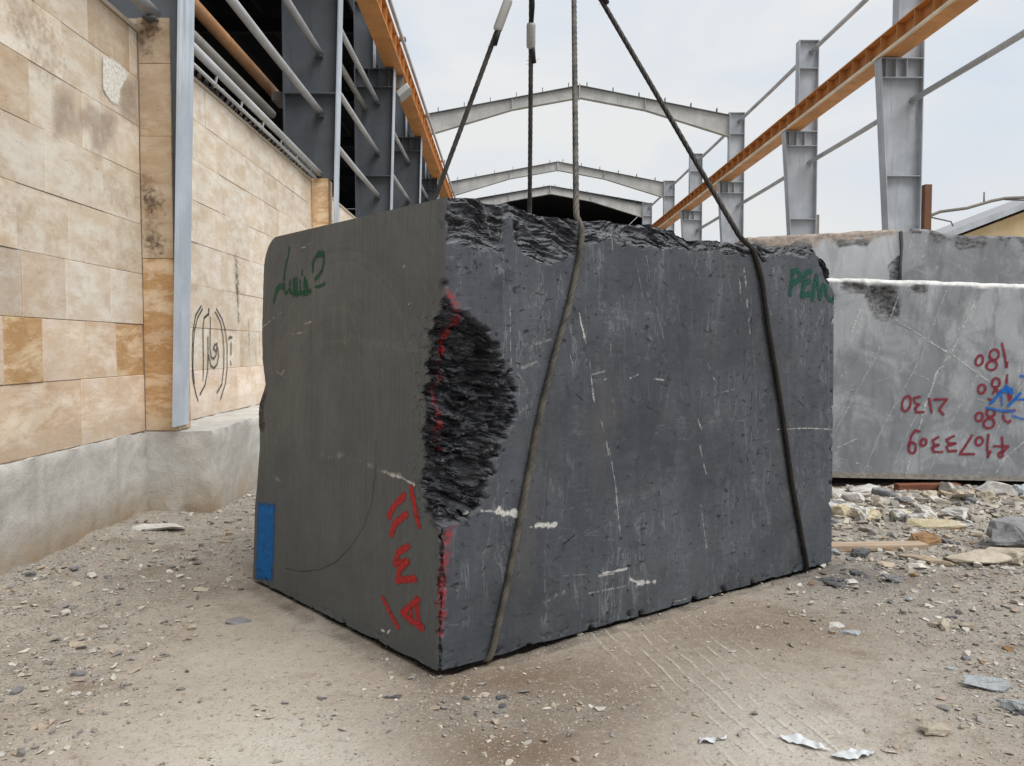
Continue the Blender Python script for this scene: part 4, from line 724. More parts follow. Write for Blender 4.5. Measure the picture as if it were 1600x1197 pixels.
lname = ['nearest tapered column standing on the concrete footing by the graffiti', 'dark tapered column above the second pilaster, its wide web in full view', 'third tapered column of the shed row, rising just behind the wide webbed one',
         'fourth tapered column of the shed row, close to the floodlight', 'fifth tapered column of the shed row carrying the nearest roof rafter', 'sixth tapered column of the shed row, hidden low behind the block', 'seventh tapered column of the shed row carrying the second roof rafter', 'last tapered column of the shed row at the dark roofed hall']
for i, y in enumerate(LY):
    z0 = .74 if i == 0 else (4.0 if i == 1 else .70)
    x0 = -2.71+.0314*(z0-.74)
    column(lname[i], y, 1, -3.40 if i else -3.36, x0, z0, -2.49, 7.72, -2.95, 10.05, M['steel_dark'], M['steel_flange'], [5.3, 7.3, 9.2], bayz(i), 'tapered columns along the dark shed')
    if i == 1:
        MB().prism([(-2.71+.0314*.0, .74), (-2.69, .74), (-2.607, 3.999), (-2.627, 3.999)], y-.15, y+.15).build('inner_flange', M['steel_flange'], bpy.data.objects['steel_column.001'])
rname = ['nearest pale column of the open row, outside the picture edge', 'tall pale column beside the rusty post, largest of the open row', 'second pale column of the open row, with a short weathered post at its foot', 'pale column of the open row carrying the nearest roof rafter', 'small pale column between the two rafter columns of the open row',
         'small pale column carrying the second rafter of the open row', 'farthest pale column at the corner of the dark roofed hall']
for i, y in enumerate(RY):
    column(rname[i], y, -1, 9.04, 8.60, 0, 8.09, 7.62, 8.47, 10.2, M['steel_light'], M['steel_light'], [2.6, 5.1, 7.2, 9.4], [(8.86, 6.75), (8.86, 9.9)], 'pale columns of the open row')
# ------------------------------------------------------------------ crane runway beams
def runway(label, x0, x1, zb, y0, y1, inner, h=.52):
    g = thing('crane_beam', label, 'crane beam', ((x0+x1)/2, y0, zb)); xc = (x0+x1)/2
    MB().box(x0, x1, y0, y1, zb, zb+.022).build('lower_flange', M['orange'], g)
    MB().box(xc-.007, xc+.007, y0, y1, zb+.023, zb+h-.023).build('web', M['orange_dark'], g)
    MB().box(x0+.05, x1-.05, y0, y1, zb+h-.022, zb+h).build('upper_flange', M['orange'], g)
    MB().prism([(xc-.05, zb+h+.001), (xc+.05, zb+h+.001), (xc+.05, zb+h+.015), (xc+.012, zb+h+.03), (xc+.012, zb+h+.07), (xc+.033, zb+h+.08), (xc+.033, zb+h+.11), (xc-.033, zb+h+.11), (xc-.033, zb+h+.08), (xc-.012, zb+h+.07), (xc-.012, zb+h+.03), (xc-.05, zb+h+.015)], y0, y1).build('rail', M['greypost'], g)
    xi = x0 if inner < 0 else x1; y = y0+.3; first = None
    while y < y1:
        if first is None:
            mb = MB(); mb.box(x0+.055, xc-.0075, y-.006, y+.006, zb+.0225, zb+h-.0225); mb.box(xc+.0075, x1-.055, y-.006, y+.006, zb+.0225, zb+h-.0225); first = mb.build('stiffener', M['orange'], g)
        else:
            c = first.copy(); COL.objects.link(c); c.location = first.location+Vector((0, y-y0-.3, 0)); c.parent = g
        y += .72
    return g
gr = runway('orange crane beam carried by the pale open columns', 8.13, 8.56, 7.64, 11.0, 50.2, -1)
MB().box(8.065, 8.122, 11.0, 50.1, 7.630, 7.685).build('conductor_rail', M['cream'], gr)
for i in range(7): MB().box(8.06, 8.20, 12.5+5.4*i, 12.58+5.4*i, 7.669, 7.73).build('rail_clip', M['rust'], gr)
gl_ = runway('orange crane beam along the dark shed columns', -2.71, -2.33, 7.74, 6.4, 50.2, 1, .62)
MB().box(-2.325, -2.262, 6.4, 50.1, 8.30, 8.372).build('conductor_rail', M['steel_light'], gl_)
for i in range(7): MB().box(-2.39, -2.24, 12.60+6.05*i, 12.76+6.05*i, 8.373, 8.43).build('rail_clip', M['greypost'], gl_)
# ------------------------------------------------------------------ pipes between the columns
def pipe(label, x, z, y0, y1, r, m, group=None, name='steel_pipe', dz=0):
    mb = MB(); mb.tube([(x, y0, z), (x, (y0+y1)/2, z-.012), (x, y1, z+dz)], r, 16); o = mb.build(name, m); tag(o, label, 'pipe', group, 'thing'); return o
GL = 'girt pipes between the shed columns'; GR = 'girt pipes between the pale open columns'
pipe('pale pipe ending on the nearest shed column above the stained pilaster', -2.87, 4.13, -.5, 6.77, .052, M['pipe'], GL)
pipe('upper pale pipe ending on the wide column web above the second pilaster', -2.85, 5.94, 6.79, 12.74, .052, M['pipe'], GL)
pipe('middle pale pipe ending on the wide column web just under its stiffener', -2.85, 5.03, 6.79, 12.74, .052, M['pipe'], GL)
for b_ in range(1, 7):
    w_ = ['', 'the second and third shed columns', 'the third and fourth shed columns', 'the fourth and fifth shed columns', 'the fifth and sixth shed columns', 'the sixth and seventh shed columns', 'the last two shed columns'][b_]
    for z, nm in ((7.0, 'upper'), (5.85, 'middle'), (4.87, 'lower')):
        pipe(nm+' pale pipe between '+w_, -2.9, z, LY[b_]+.01, LY[b_+1]-.01, .052, M['pipe'], GL)
pipe('set back grey pipe between the second and third shed columns', -3.18, 6.85, LY[1]+.01, LY[2]-.01, .06, M['pipe_old'], GL)
for b_ in range(0, 6):
    w_ = ['outside the picture beside the tall pale column', 'between the tall pale column and the one behind it', 'between the second pale column and the rafter column', 'behind the nearest rafter column', 'in front of the second rafter column', 'at the far end of the open row'][b_]
    for z, nm in ((9.9, 'upper'), (6.75, 'lower')):
        pipe(nm+' girt pipe '+w_, 8.86, z, RY[b_]+.01, RY[b_+1]-.01, .062, M['pipe'], GR)
pipe('thick tan orange pipe running inside the dark shed', -3.72, 5.5, 5.5, 13.4, .082, M['pipe_orange'])
pipe('thick grey pipe just above the handrail inside the shed', -3.5, 4.90, 5.5, 12.35, .064, M['pipe_old'])
hr = thing('handrail', 'pale steel handrail running above the graffiti wall', 'handrail', (-2.9, 6.9, 4.0))
mb = MB(); mb.tube([(-2.9, 6.79, 4.20), (-2.87, 12.74, 4.09)], .043, 16); mb.build('top_rail', M['pipe'], hr)
mb = MB(); mb.tube([(-2.92, 6.79, 4.06), (-2.90, 12.55, 3.995)], .018, 10); mb.build('lower_rail', M['pipe'], hr)
for k in range(7):
    y = 7.5+.78*k; mb = MB(); mb.tube([(-2.918+.002*k, y, 4.015-.004*k), (-2.895+.003*k, y, 4.16-.013*k)], .015, 8); mb.build('post', M['pipe'], hr)
mb = MB(); n = 520; mb.tube([(-3.03+.05*math.cos(i*.42)+.01*math.sin(i*.05), 6.95+i*.0107, 4.07+.058*math.sin(i*.42)+.01*math.sin(i*.31)) for i in range(n)], .019, 7)
tag(mb.build('cable_coil', M['coil']), 'coil of dark cable lying along the top of the graffiti wall', 'cable', kind='thing')
MB().box(-3.66, -3.40, 12.9, 13.35, 5.28, 5.41).build('pipe_support', M['greypost'], bpy.data.objects['steel_column.001'])
# floodlight
fl = thing('floodlight', 'small grey floodlight under the shed crane beam', 'floodlight', (-2.42, 19.2, 7.3))
mb = MB(); mb.prism([(-2.44, 7.18), (-2.18, 7.40), (-2.26, 7.52), (-2.52, 7.30)], 18.98, 19.42); mb.build('housing', M['lampmetal'], fl, .02)
MB().prism([(-2.425, 7.172), (-2.172, 7.386), (-2.178, 7.394), (-2.431, 7.18)], 19.02, 19.38).build('glass', NT('lamp glass', .15, .5).color((.5, .52, .53)).m, fl)
MB().box(-2.52, -2.36, 19.17, 19.23, 7.44, 7.735).build('bracket', M['greypost'], fl)
# ------------------------------------------------------------------ roof rafters
M['rafter'] = steel('off white rafter paint', (.50, .50, .48), .2)
def rafter(label, Yc, bright=True):
    g = thing('roof_rafter', label, 'rafter', (2.83, Yc, 11.2), 'gabled roof rafters'); xl, xr, xm = -2.93, 8.46, 2.83
    for a, b in ((xl, xm), (xr, xm)):
        zl, za = 10.1, 11.18; s = 1 if b > a else -1; q = .56; mxx = a+(b-a)*q; zt = zl+(za-zl)*q; dh, dm = .76, .40
        bot = [(a, zl-dh), (mxx, zt-dm), (b, za-.42)]; top = [(a, zl), (b, za)]
        MB().prism([top[0], top[1], (b, za-.42), bot[1], bot[0]], Yc-.007, Yc+.007).build('web', M['rafter'], g)
        MB().prism([(a, zl), (b, za), (b, za+.022), (a, zl+.022)], Yc-.12, Yc+.12).build('upper_flange', M['steel_dark'], g)
        for p, r in zip(bot, bot[1:]): MB().prism([p, r, (r[0], r[1]-.02), (p[0], p[1]-.02)], Yc-.12, Yc+.12).build('lower_flange', M['rafter'], g)
        MB().box(min(a, a-s*.02), max(a, a-s*.02), Yc-.14, Yc+.14, zl-dh-.1, zl+.12).build('end_plate', M['rafter'], g)
        x = mxx; MB().box(x-.008, x+.008, Yc-.115, Yc-.0075, zt-dm+.002, zt-.002).build('stiffener', M['rafter'], g)
        for k in range(6):
            x = a+s*(.45+k*.98); z = zl+(za-zl)*(x-a)/(b-a); MB().box(x-.012, x+.012, Yc-.09, Yc+.09, z+.023, z+.19).build('purlin_cleat', M['steel_dark'], g)
    MB().box(xm-.018, xm+.018, Yc-.15, Yc+.15, 10.7, 11.25).build('ridge_plate', M['rafter'], g)
    return g
rafter('nearest and largest of the gabled steel rafters', 30.75)
rafter('middle of the three gabled steel rafters', 43.2)
rafter('farthest gabled rafter, in front of the dark roof', 49.8)
# ------------------------------------------------------------------ dark shed and far hall
sh = thing('open_shed', 'black unlit shed interior behind the row of dark columns', 'shed', (-9, 20, 0))
MB().box(-15, -3.62, 2.0, 52, 10.2, 10.3).build('roof', M['black'], sh)  # near-black sheets and purlins put the interior's shade into the colour
MB().box(-15.1, -15, 2.0, 52, 0, 10.19).build('wall', M['black'], sh)
MB().box(-14.99, -3.62, 52, 52.1, 0, 10.19).build('wall', M['black'], sh)
MB().box(-14.99, -3.62, 1.9, 2.0, 0, 10.19).build('wall', M['black'], sh)
MB().box(-3.62, -3.56, 2.0, 52, 9.3, 10.3).build('fascia', M['darkroof'], sh)
for k in range(8):
    MB().box(-5.0-1.3*k, -4.9-1.3*k, 2.1, 51.9, 10.0, 10.19).build('purlin', M['darkroof'], sh)
for k in range(7):
    MB().box(-14.9, -3.7, 9.5+6*k, 9.65+6*k, 9.62, 9.98).build('roof_beam', M['darkroof'], sh)
fh = thing('roofed_hall', 'far hall with a dark gabled roof closing the end of the yard', 'hall', (2.83, 60, 0))
MB().prism([(-3.3, 10.2), (2.83, 11.27), (2.83, 11.35), (-3.3, 10.28)], 50.2, 95).build('roof', M['darkroof'], fh)
MB().prism([(9.0, 10.2), (2.83, 11.27), (2.83, 11.35), (9.0, 10.28)], 50.2, 95).build('roof', M['darkroof'], fh)
MB().prism([(-3.4, 0), (9.1, 0), (9.1, 10.25), (2.83, 11.33), (-3.4, 10.25)], 95.05, 95.2).build('wall', M['black'], fh)
MB().box(-3.4, -3.31, 50.3, 95, 0, 10.18).build('wall', M['black'], fh)
MB().box(9.01, 9.1, 50.3, 95, 0, 10.18).build('wall', M['black'], fh)
# ------------------------------------------------------------------ right hand posts, cable, yellow building
o = MB().box(9.27, 9.43, 17.85, 18.02, 0, 4.98).build('post', M['rust'], None, .008); tag(o, 'rusty steel post standing beside the tall pale column', 'post', kind='thing')
o = MB().box(9.17, 9.30, 23.9, 24.03, 0, 5.3).build('post', M['greypost'], None, .008); tag(o, 'short weathered post at the foot of the second pale column', 'post', kind='thing')
bp = thing('bent_pipe', 'bent grey pipe rising from the rusty post towards the yellow building', 'pipe', (9.4, 18, 0))
mb = MB(); mb.tube([(9.2, 18.1, 4.05), (9.45, 18.1, 4.30), (9.75, 18.1, 4.42), (10.35, 18.1, 4.50), (10.9, 18.1, 4.66), (11.2, 18.1, 4.72), (11.8, 18.1, 4.75), (13.6, 18.1, 4.80)], .034, 10); mb.build('main_pipe', M['greypost'], bp)
mb = MB(); mb.tube([(9.48, 18.1, 4.31), (10.0, 18.1, 4.20), (10.05, 18.1, 4.1)], .017, 8); mb.build('branch', M['greypost'], bp)
mb = MB(); mb.tube([(10.73, 18.1, 4.62), (10.73, 18.1, 4.86)], .017, 8); mb.build('stub', M['greypost'], bp)
mb = MB(); mb.tube([(11.2, 18.1, 4.69), (13.6, 18.1, 4.62)], .017, 8); mb.build('branch', M['greypost'], bp)
mb = MB(); mb.tube([(13.6, 18.1, 0), (13.6, 18.1, 4.95)], .05, 8); mb.build('stand', M['greypost'], bp)
mb = MB(); mb.tube([(9.2, 18.1, 0), (9.2, 18.1, 4.09)], .034, 8); mb.build('stand', M['greypost'], bp)
yb = thing('yellow_building', 'low yellow building with a grey gable roof behind the stacked blocks', 'building', (22, 30, 0))
t = NT('ochre render', .9, .1); co = t.coord(); t.color(t.mix(t.rng(t.noise(co, 1.2, 7, .6), .35, .7), (.62, .47, .27), (.72, .60, .40))).normal(t.bump(t.noise(co, 30, 4), .2, .01))
MB().prism([(15.6, 0), (29.5, 0), (29.5, 5.0), (22.5, 7.62), (15.6, 5.0)], 30, 34).build('wall', t.m, yb)
t = NT('grey roof sheet', .6, .3); t.color((.34, .34, .35))
for a, b in (((14.9, 4.90), (22.5, 7.80)), ((30.2, 4.90), (22.5, 7.80))):
    MB().prism([a, b, (b[0], b[1]+.16), (a[0], a[1]+.16)], 29.5, 34.2).build('roof', t.m, yb)
    MB().prism([(a[0], a[1]-.03), (b[0], b[1]-.03), (b[0], b[1]+.22), (a[0], a[1]+.22)], 29.42, 29.495).build('barge_board', M['steel_light'], yb)
# ------------------------------------------------------------------ grey blocks stacked at the right
def marble(name, c0, c1, crust):
    t = NT(name, .65, .3); uv = t.attr('uvw', 'Vector'); mk = t.seprgb(t.attr('mask', 'Color'))
    a = t.noise(t.map(uv, (1, 1, 1), rot=(0, .6, 0)), 1.5, 8, .65, .9); b = t.noise(uv, 8, 7, .65); s = t.noise(t.map(uv, (3.5, 3.5, .9), rot=(0, .5, 0)), 1.6, 6, .62, .8)
    col = t.mix(t.rng(a, .40, .60), c0, c1); col = t.mix(t.rng(s, .48, .66, 0, .6), col, tuple(q*.70 for q in c0)); col = t.mix(t.rng(b, .55, .75, 0, .35), col, tuple(min(1, q*1.35) for q in c1))
    vn = t.voro(t.math('MULTIPLY', 1, 1) if False else t.map(uv, (1.1, 1.1, 1.1), rot=(0, .5, .2)), 1.0, 'DISTANCE_TO_EDGE')
    dn = t.n('ShaderNodeVectorMath', operation='ADD'); t.set(dn.inputs[0], uv); sc_ = t.n('ShaderNodeVectorMath', operation='SCALE'); t.set(sc_.inputs[0], t.noise(uv, 2.2, 5, .6, 0, 'Color')); sc_.inputs['Scale'].default_value = .5; t.set(dn.inputs[1], sc_.outputs[0])
    vn = t.voro(t.map(dn.outputs[0], (1.2, 1.2, .8), rot=(0, .5, .2)), 1.0, 'DISTANCE_TO_EDGE')
    dg = t.noise(t.map(uv, (6, 6, 1.3), rot=(0, .55, 0)), 1, 6, .62, .5); col = t.mix(t.math('MULTIPLY', t.rng(t.math('ABSOLUTE', t.math('SUBTRACT', dg, .5)), .012, .0), t.rng(a, .42, .62, .0, .6)), col, (.50, .505, .51)); col = t.mix(t.math('MULTIPLY', t.rng(vn, .010, .001), t.rng(b, .48, .7, 0, .5)), col, (.5, .5, .51))
    rr = t.noise(t.map(uv, (18, 18, 30)), 1, 7, .7); rg = t.mix(t.rng(rr, .35, .65), (.04, .04, .043), (.20, .20, .205)); rg = t.mix(t.rng(b, .6, .7, 0, .5), rg, (.40, .40, .41))
    col = t.mix(mk[0], col, rg); col = t.mix(mk[1], col, t.mix(t.rng(rr, .3, .7), (.50, .50, .49), (.80, .80, .78))); col = t.mix(mk[2], col, t.mix(t.rng(rr, .35, .65), crust, tuple(q*.55 for q in crust)))
    h = t.math('ADD', t.math('MULTIPLY', b, .15), t.math('MULTIPLY', rr, t.math('MULTIPLY', mk[0], 2.0)))
    t.color(col).normal(t.bump(h, .4, .014)); return t.m
M['marbA'] = marble('pale grey marble', (.21, .222, .24), (.335, .348, .368), (.34, .31, .27))
M['marbB'] = marble('mid grey marble', (.175, .182, .195), (.26, .266, .28), (.3, .22, .17))
M['marbC'] = marble('light sawn marble', (.36, .37, .385), (.43, .44, .455), (.40, .33, .28))
def stack_block(name, label, x0, x1, y0, y1, zt, zb, mat, maskf, dispf, res=.03):
    """zt, zb: functions of x for the top and bottom edges"""
    def fn(U):
        x, y, z = U.T; w = z; P = U.copy(); P[:, 2] = zb(x)+(zt(x)-zb(x))*w
        dsp = dispf(P, U); P[:, 1] += dsp*(U[:, 1] < y0+1e-6); 
        P[:, 0] += .012*fbm(P[:, 0]*4, P[:, 1]*4, P[:, 2]*4, 3)*((U[:, 0] < x0+1e-6) | (U[:, 0] > x1-1e-6))
        P[:, 2] += np.where(w > .999, .009*fbm(x*5, y*5, 1.3, 4)+.003, 0)
        P[:, 1] += np.where((U[:, 1] < y0+1e-6), .03*ss(.985, 1.0, w)*(1+fbm(x*7, x*0, w, 3)), 0)
        return P
    # box grid in x, y and unit height
    n = [int((x1-x0)/res)+1, int((y1-y0)/(res*3))+1, int(2/res)]
    V, F, U = [], [], []; o_ = 0; ax = [np.linspace(x0, x1, n[0]), np.linspace(y0, y1, n[1]), np.linspace(0, 1, n[2])]
    for d_ in range(3):
        e1_, e2_ = [(1, 2), (0, 2), (0, 1)][d_]
        for side in (0, 1):
            g1, g2 = np.meshgrid(ax[e1_], ax[e2_], indexing='ij'); P = np.zeros(g1.shape+(3,)); P[..., d_] = ax[d_][-1 if side else 0]; P[..., e1_] = g1; P[..., e2_] = g2
            ii = np.arange(g1.size).reshape(g1.shape)+o_; q = np.stack([ii[:-1, :-1], ii[1:, :-1], ii[1:, 1:], ii[:-1, 1:]], -1).reshape(-1, 4)
            if (side == 0) != (d_ == 1): q = q[:, ::-1]
            F.append(q); U.append(P.reshape(-1, 3)); o_ += g1.size
    U = np.concatenate(U); P = fn(U); mk = maskf(P, U)
    o = link(name, npmesh(name, P, np.concatenate(F), {'uvw': ('FLOAT_VECTOR', P), 'mask': ('FLOAT_COLOR', mk)}), mat)
    tag(o, label, 'stone block', kind='thing'); return o
def gen_mask(P, U, white=0, crust=0, patches=(), rim=.35):
    x, y, z = P.T; w = U[:, 2]; n = fbm(x*6, y*6, z*6, 4); r = np.zeros(len(P))
    for pl in patches: r = np.maximum(r, ss(-.012, .012, polysd(x, z, pl)+.02*n)*(y < U[:, 1].min()+.3))
    r = np.maximum(r, ss(rim, rim+.2, n+.55*ss(.90, 1.0, w))*ss(.86, .95, w)*(1 if rim < 1 else 0))
    wh = white*ss(-.008, .008, (w-1)*2+.038+.016*n); cr = crust*ss(-.03, .03, (w-1)*1.4+.10+.08*n)
    wh = np.maximum(wh, (w > .999)*.8*white)
    return np.stack([r*(1-wh), wh, np.maximum(cr, (w < .025)*.9)*(1-wh), np.ones(len(P))], -1)
def gen_disp(patches=()):
    def f(P, U):
        x, y, z = P.T; d_ = .004*fbm(x*2, y, z*2, 3)
        for pl in patches:
            s_ = polysd(x, z, pl)+.02*fbm(x*8, y*8, z*8, 3); d_ = d_+ss(-.01, .015, s_)*(.012+.05*ss(0, .12, s_)+.014*fbm(x*14, y, z*26, 3))
        return d_
    return f
PB = D['patchB']
lowb = stack_block('stone_block', 'grey stone block bearing the red upside down figures, white along its top edge', 2.75, 6.3, 7.9, 9.35, lambda x: 2.075-.033*(x-3.24), lambda x: .108-.022*(x-3.27), M['marbA'],
    lambda P, U: gen_mask(P, U, 1, 0, PB, 2), gen_disp(PB), .022)
UA = [(3.05, 2.73), (4.79, 2.828)]
stack_block('stone_block', 'light grey upper block with a brown crusted top, behind the lettering PEN', 2.95, 4.79, 9.8, 11.3, lambda x: 2.73+.055*(x-3.05), lambda x: 1.44+0*x, M['marbC'],
    lambda P, U: gen_mask(P, U, 0, 1, [[(3.0, 2.8), (3.75, 2.8), (3.72, 2.58), (3.45, 2.60), (3.3, 2.57), (3.0, 2.6)], [(4.0, 2.72), (4.45, 2.72), (4.4, 2.62), (4.2, 2.63), (4.05, 2.6)], [(4.66, 2.4), (4.8, 2.5), (4.8, 2.1), (4.72, 2.1)]], .5), gen_disp(), .024)
stack_block('stone_block', 'darker grey upper block with a wavy top, at the edge of the picture', 4.803, 7.4, 9.74, 11.3, lambda x: np.interp(x, [4.82, 4.95, 5.1, 5.35, 5.6, 6.2, 6.6, 7.4], [2.80, 2.83, 2.82, 2.755, 2.735, 2.74, 2.70, 2.68]), lambda x: 1.44+0*x, M['marbB'],
    lambda P, U: gen_mask(P, U, .0, 0, [[(5.42, 2.78), (5.85, 2.78), (5.82, 2.62), (5.65, 2.60), (5.5, 2.56), (5.44, 2.6)]], .55), gen_disp(), .024)
stack_block('stone_block', 'pale block hidden under the brown crusted one', 2.85, 4.85, 9.8, 11.3, lambda x: 1.438+0*x, lambda x: .0*x-.02, M['marbC'], lambda P, U: gen_mask(P, U, 0, 0, (), .5), gen_disp(), .06)
stack_block('stone_block', 'grey block hidden under the wavy topped one', 4.9, 7.3, 9.78, 11.3, lambda x: 1.438+0*x, lambda x: .0*x-.02, M['marbB'], lambda P, U: gen_mask(P, U, 0, 0, (), .5), gen_disp(), .06)
def low_map(s, q, off): return np.stack([s, 0*s+7.9-off+.004*fbm(s*2, 7.9, q*2, 3), q], -1), np.stack([s, 0*s, q], -1)
marks('red_figures', low_map, [(p, .034, .9) for p in D['redB']], spray('dark red spray paint', (.22, .022, .04), 40, .6), lowb, .006, .0055, soft=.6, jit=.25)
marks('blue_lettering', low_map, [(p, w*1.15, .9) for p, w in D['blueB']], spray('bright blue spray paint', (.01, .13, .48), 40, .55), lowb, .009, .0055, soft=.6, jit=.25)
mv2 = spray('pale vein', (.55, .55, .56), 60, .3)
VB = [(p, w*1.5, .85) for p, w in D['veinB']]+[([(x0, 2.0), (x0-.25, 1.3), (x0-.62, .6), (x0-.8, .15)], .016, .5) for x0 in (3.9, 4.35, 4.62, 5.0, 5.5)]+[([(3.3, 1.5), (3.9, 1.2), (4.6, .9), (5.3, .75)], .010, .6), ([(3.35, .95), (3.8, 1.1), (4.3, 1.45), (5.2, 1.75)], .010, .5)]
for p, w, i in VB: marks('white_vein', low_map, [(p, w, i)], mv2, lowb, .003, .0055, soft=.8, jit=1.0, brk=(w < .013))
# ------------------------------------------------------------------ bearers, timber, paper, rocks
t = NT('weathered timber', .85, .2); co = t.coord(); t.color(t.mix(t.rng(t.noise(t.map(co, (2, 30, 30)), 1, 6, .65), .35, .65), (.34, .25, .18), (.48, .38, .29))).normal(t.bump(t.noise(t.map(co, (3, 60, 60)), 1, 5), .4, .006)); M['wood'] = t.m
t = NT('red brown timber', .85, .2); co = t.coord(); t.color(t.mix(t.rng(t.noise(t.map(co, (3, 30, 30)), 1, 6, .65), .35, .65), (.14, .055, .035), (.24, .10, .06))); M['woodred'] = t.m
for x, y0, lab in ((3.05, 8.15, 'dark timber bearer under the grey block, at its end behind the hanging block'), (5.6, 8.15, 'dark timber bearer under the grey block, beyond the picture edge')):
    zt_ = .108-.022*(x-3.27)-.012; o = MB().box(x-.12, x+.12, y0, 9.2, -.05, zt_).build('timber_bearer', M['woodred'], None, .006); tag(o, lab, 'timber', kind='thing')
def place(o, x, y, dz, rz=0, rx=0, ry=0):
    o.location = (x, y, float(ground_z(np.array([x]), np.array([y]))[0])+dz); o.rotation_euler = (rx, ry, rz)
o = MB().box(-.42, .42, -.055, .055, -.02, .022).build('timber_plank', M['wood'], None, .004); place(o, 2.5, 5.50, .022, .06, 0, .0); tag(o, 'weathered wooden plank lying in the dirt by the end of the hanging block', 'plank', kind='thing')
o = MB().box(-.3, .3, -.05, .05, -.03, .03).build('timber_plank', M['woodred'], None, .004); place(o, 3.98, 7.50, .06, .05); tag(o, 'short red brown timber among white stones under the grey block', 'plank', kind='thing')
def stone_mat(name, a, b):
    t = NT(name, .85, .2); co = t.coord(); n = t.noise(co, 9, 8, .68, .5); f = t.noise(co, 60, 6, .75)
    col = t.mix(t.rng(n, .34, .66), a, b); col = t.mix(t.rng(f, .58, .75, 0, .4), col, tuple(q*.5 for q in a)); t.color(col).normal(t.bump(t.math('ADD', n, t.math('MULTIPLY', f, .8)), .8, .02)); return t.m
SM = {'white': stone_mat('white stone', (.52, .50, .47), (.74, .72, .68)), 'beige': stone_mat('beige stone', (.44, .38, .30), (.60, .53, .43)), 'grey': stone_mat('grey stone', (.20, .20, .205), (.34, .34, .35)), 'yellow': stone_mat('yellow onyx', (.50, .42, .26), (.66, .59, .44)),
      'dark': stone_mat('dark chips', (.09, .09, .095), (.19, .19, .20)), 'blue': stone_mat('bluish stone', (.36, .39, .41), (.50, .53, .55)), 'tan': stone_mat('tan stone', (.40, .31, .22), (.56, .46, .34)), 'rust': stone_mat('rust stone', (.22, .12, .06), (.40, .26, .14))}
def hull(seed, dims, n=16, bev=.06, squash=1.0):
    r = np.random.default_rng(seed); bm = bmesh.new()
    for _ in range(n):
        v = r.uniform(-1, 1, 3); v = v/max(np.abs(v).max()*.78+np.linalg.norm(v)*.22, 1e-6); v *= r.uniform(.8, 1.0); bm.verts.new((v[0]*dims[0]/2, v[1]*dims[1]/2, v[2]*dims[2]/2))
    bmesh.ops.convex_hull(bm, input=bm.verts)
    for v in [v for v in bm.verts if not v.link_faces]: bm.verts.remove(v)
    bmesh.ops.dissolve_limit(bm, angle_limit=.25, verts=bm.verts, edges=bm.edges)
    bmesh.ops.bevel(bm, geom=bm.edges[:], offset=min(dims)*bev, segments=1, affect='EDGES', clamp_overlap=True)
    bmesh.ops.triangulate(bm, faces=bm.faces); bmesh.ops.subdivide_edges(bm, edges=bm.edges[:], cuts=2, use_grid_fill=True)
    m_ = min(dims); sd = seed*3.7
    co_a = np.array([v.co for v in bm.verts]); k = 2.2/max(dims)
    nn = fbm(co_a[:, 0]*k*2.4+sd, co_a[:, 1]*k*2.4, co_a[:, 2]*k*2.4, 4, .6)
    for v, q in zip(bm.verts, nn): v.co += v.co.normalized()*float(q)*m_*.13
    bmesh.ops.recalc_face_normals(bm, faces=bm.faces)
    me = bpy.data.meshes.new('rock'); bm.to_mesh(me); bm.free(); return me
_s = [100]
def rock(x, y, dims, mat, label, group=None, rz=None, name='rock', sink=.3, n=16, tilt=.15, cat='rock'):
    _s[0] += 1; o = link(name, hull(_s[0], dims, n), SM[mat]); place(o, x, y, dims[2]*(.5-sink), random.uniform(0, 6.28) if rz is None else rz, random.uniform(-tilt, tilt), random.uniform(-tilt, tilt))
    tag(o, label, cat, group, 'thing'); return o
rock(1.57, 2.86, (.125, .075, .04), 'beige', 'beige brick shaped stone lying alone on bare dust', rz=-.1, tilt=.05, sink=.1)
rock(1.97, 3.23, (.19, .10, .055), 'blue', 'flat bluish grey stone flake, larger than its neighbours', rz=-.15, tilt=.1, sink=.15)
rock(1.97, 3.03, (.11, .09, .07), 'blue', 'small angular blue grey stone beside the larger flake', rz=.6, sink=.15)
rock(1.67, 3.98, (.12, .07, .02), 'white', 'thin white stone chip in the dust, upper of a pair', rz=.2, tilt=.05)
rock(1.69, 3.88, (.12, .06, .025), 'blue', 'thin bluish white stone chip, lower of a pair', rz=-.4, tilt=.1)
rock(3.62, 5.50, (.95, .62, .28), 'grey', 'large smooth grey slab fragment at the picture edge', rz=.35, sink=.25, n=22, tilt=.05)
rock(3.05, 5.12, (.50, .20, .09), 'beige', 'long pale tan slab fragment in front of the grey slab', rz=-.15, tilt=.06, sink=.1)
rock(3.32, 5.18, (.34, .24, .12), 'beige', 'thick beige fragment between the tan and grey slabs', rz=.3, sink=.1)
rock(2.72, 5.16, (.42, .11, .05), 'tan', 'long narrow tan stone lying in front of the wooden plank', rz=-.35, tilt=.05, sink=.2)
rock(3.36, 4.72, (.30, .14, .06), 'beige', 'flat beige stone below the tan slab fragment', rz=.1, tilt=.05)
rock(2.98, 5.62, (.22, .17, .10), 'rust', 'rusty brown lump of stone behind the tan slab', rz=.3)
rock(2.38, 5.30, (.14, .11, .09), 'dark', 'dark green grey stone at the end of the wooden plank', rz=.3)
rock(-2.62, 6.05, (.42, .20, .05), 'white', 'flat white stone on the rubble by the concrete footing', rz=.1, tilt=.04)
rock(-2.0, 3.75, (.10, .07, .04), 'beige', 'small cream stone lying alone on the dust by the wall', rz=.4)
rock(-1.35, 4.05, (.14, .06, .035), 'grey', 'small flat grey stone on the dust, nearest the blue stripe', rz=.1)
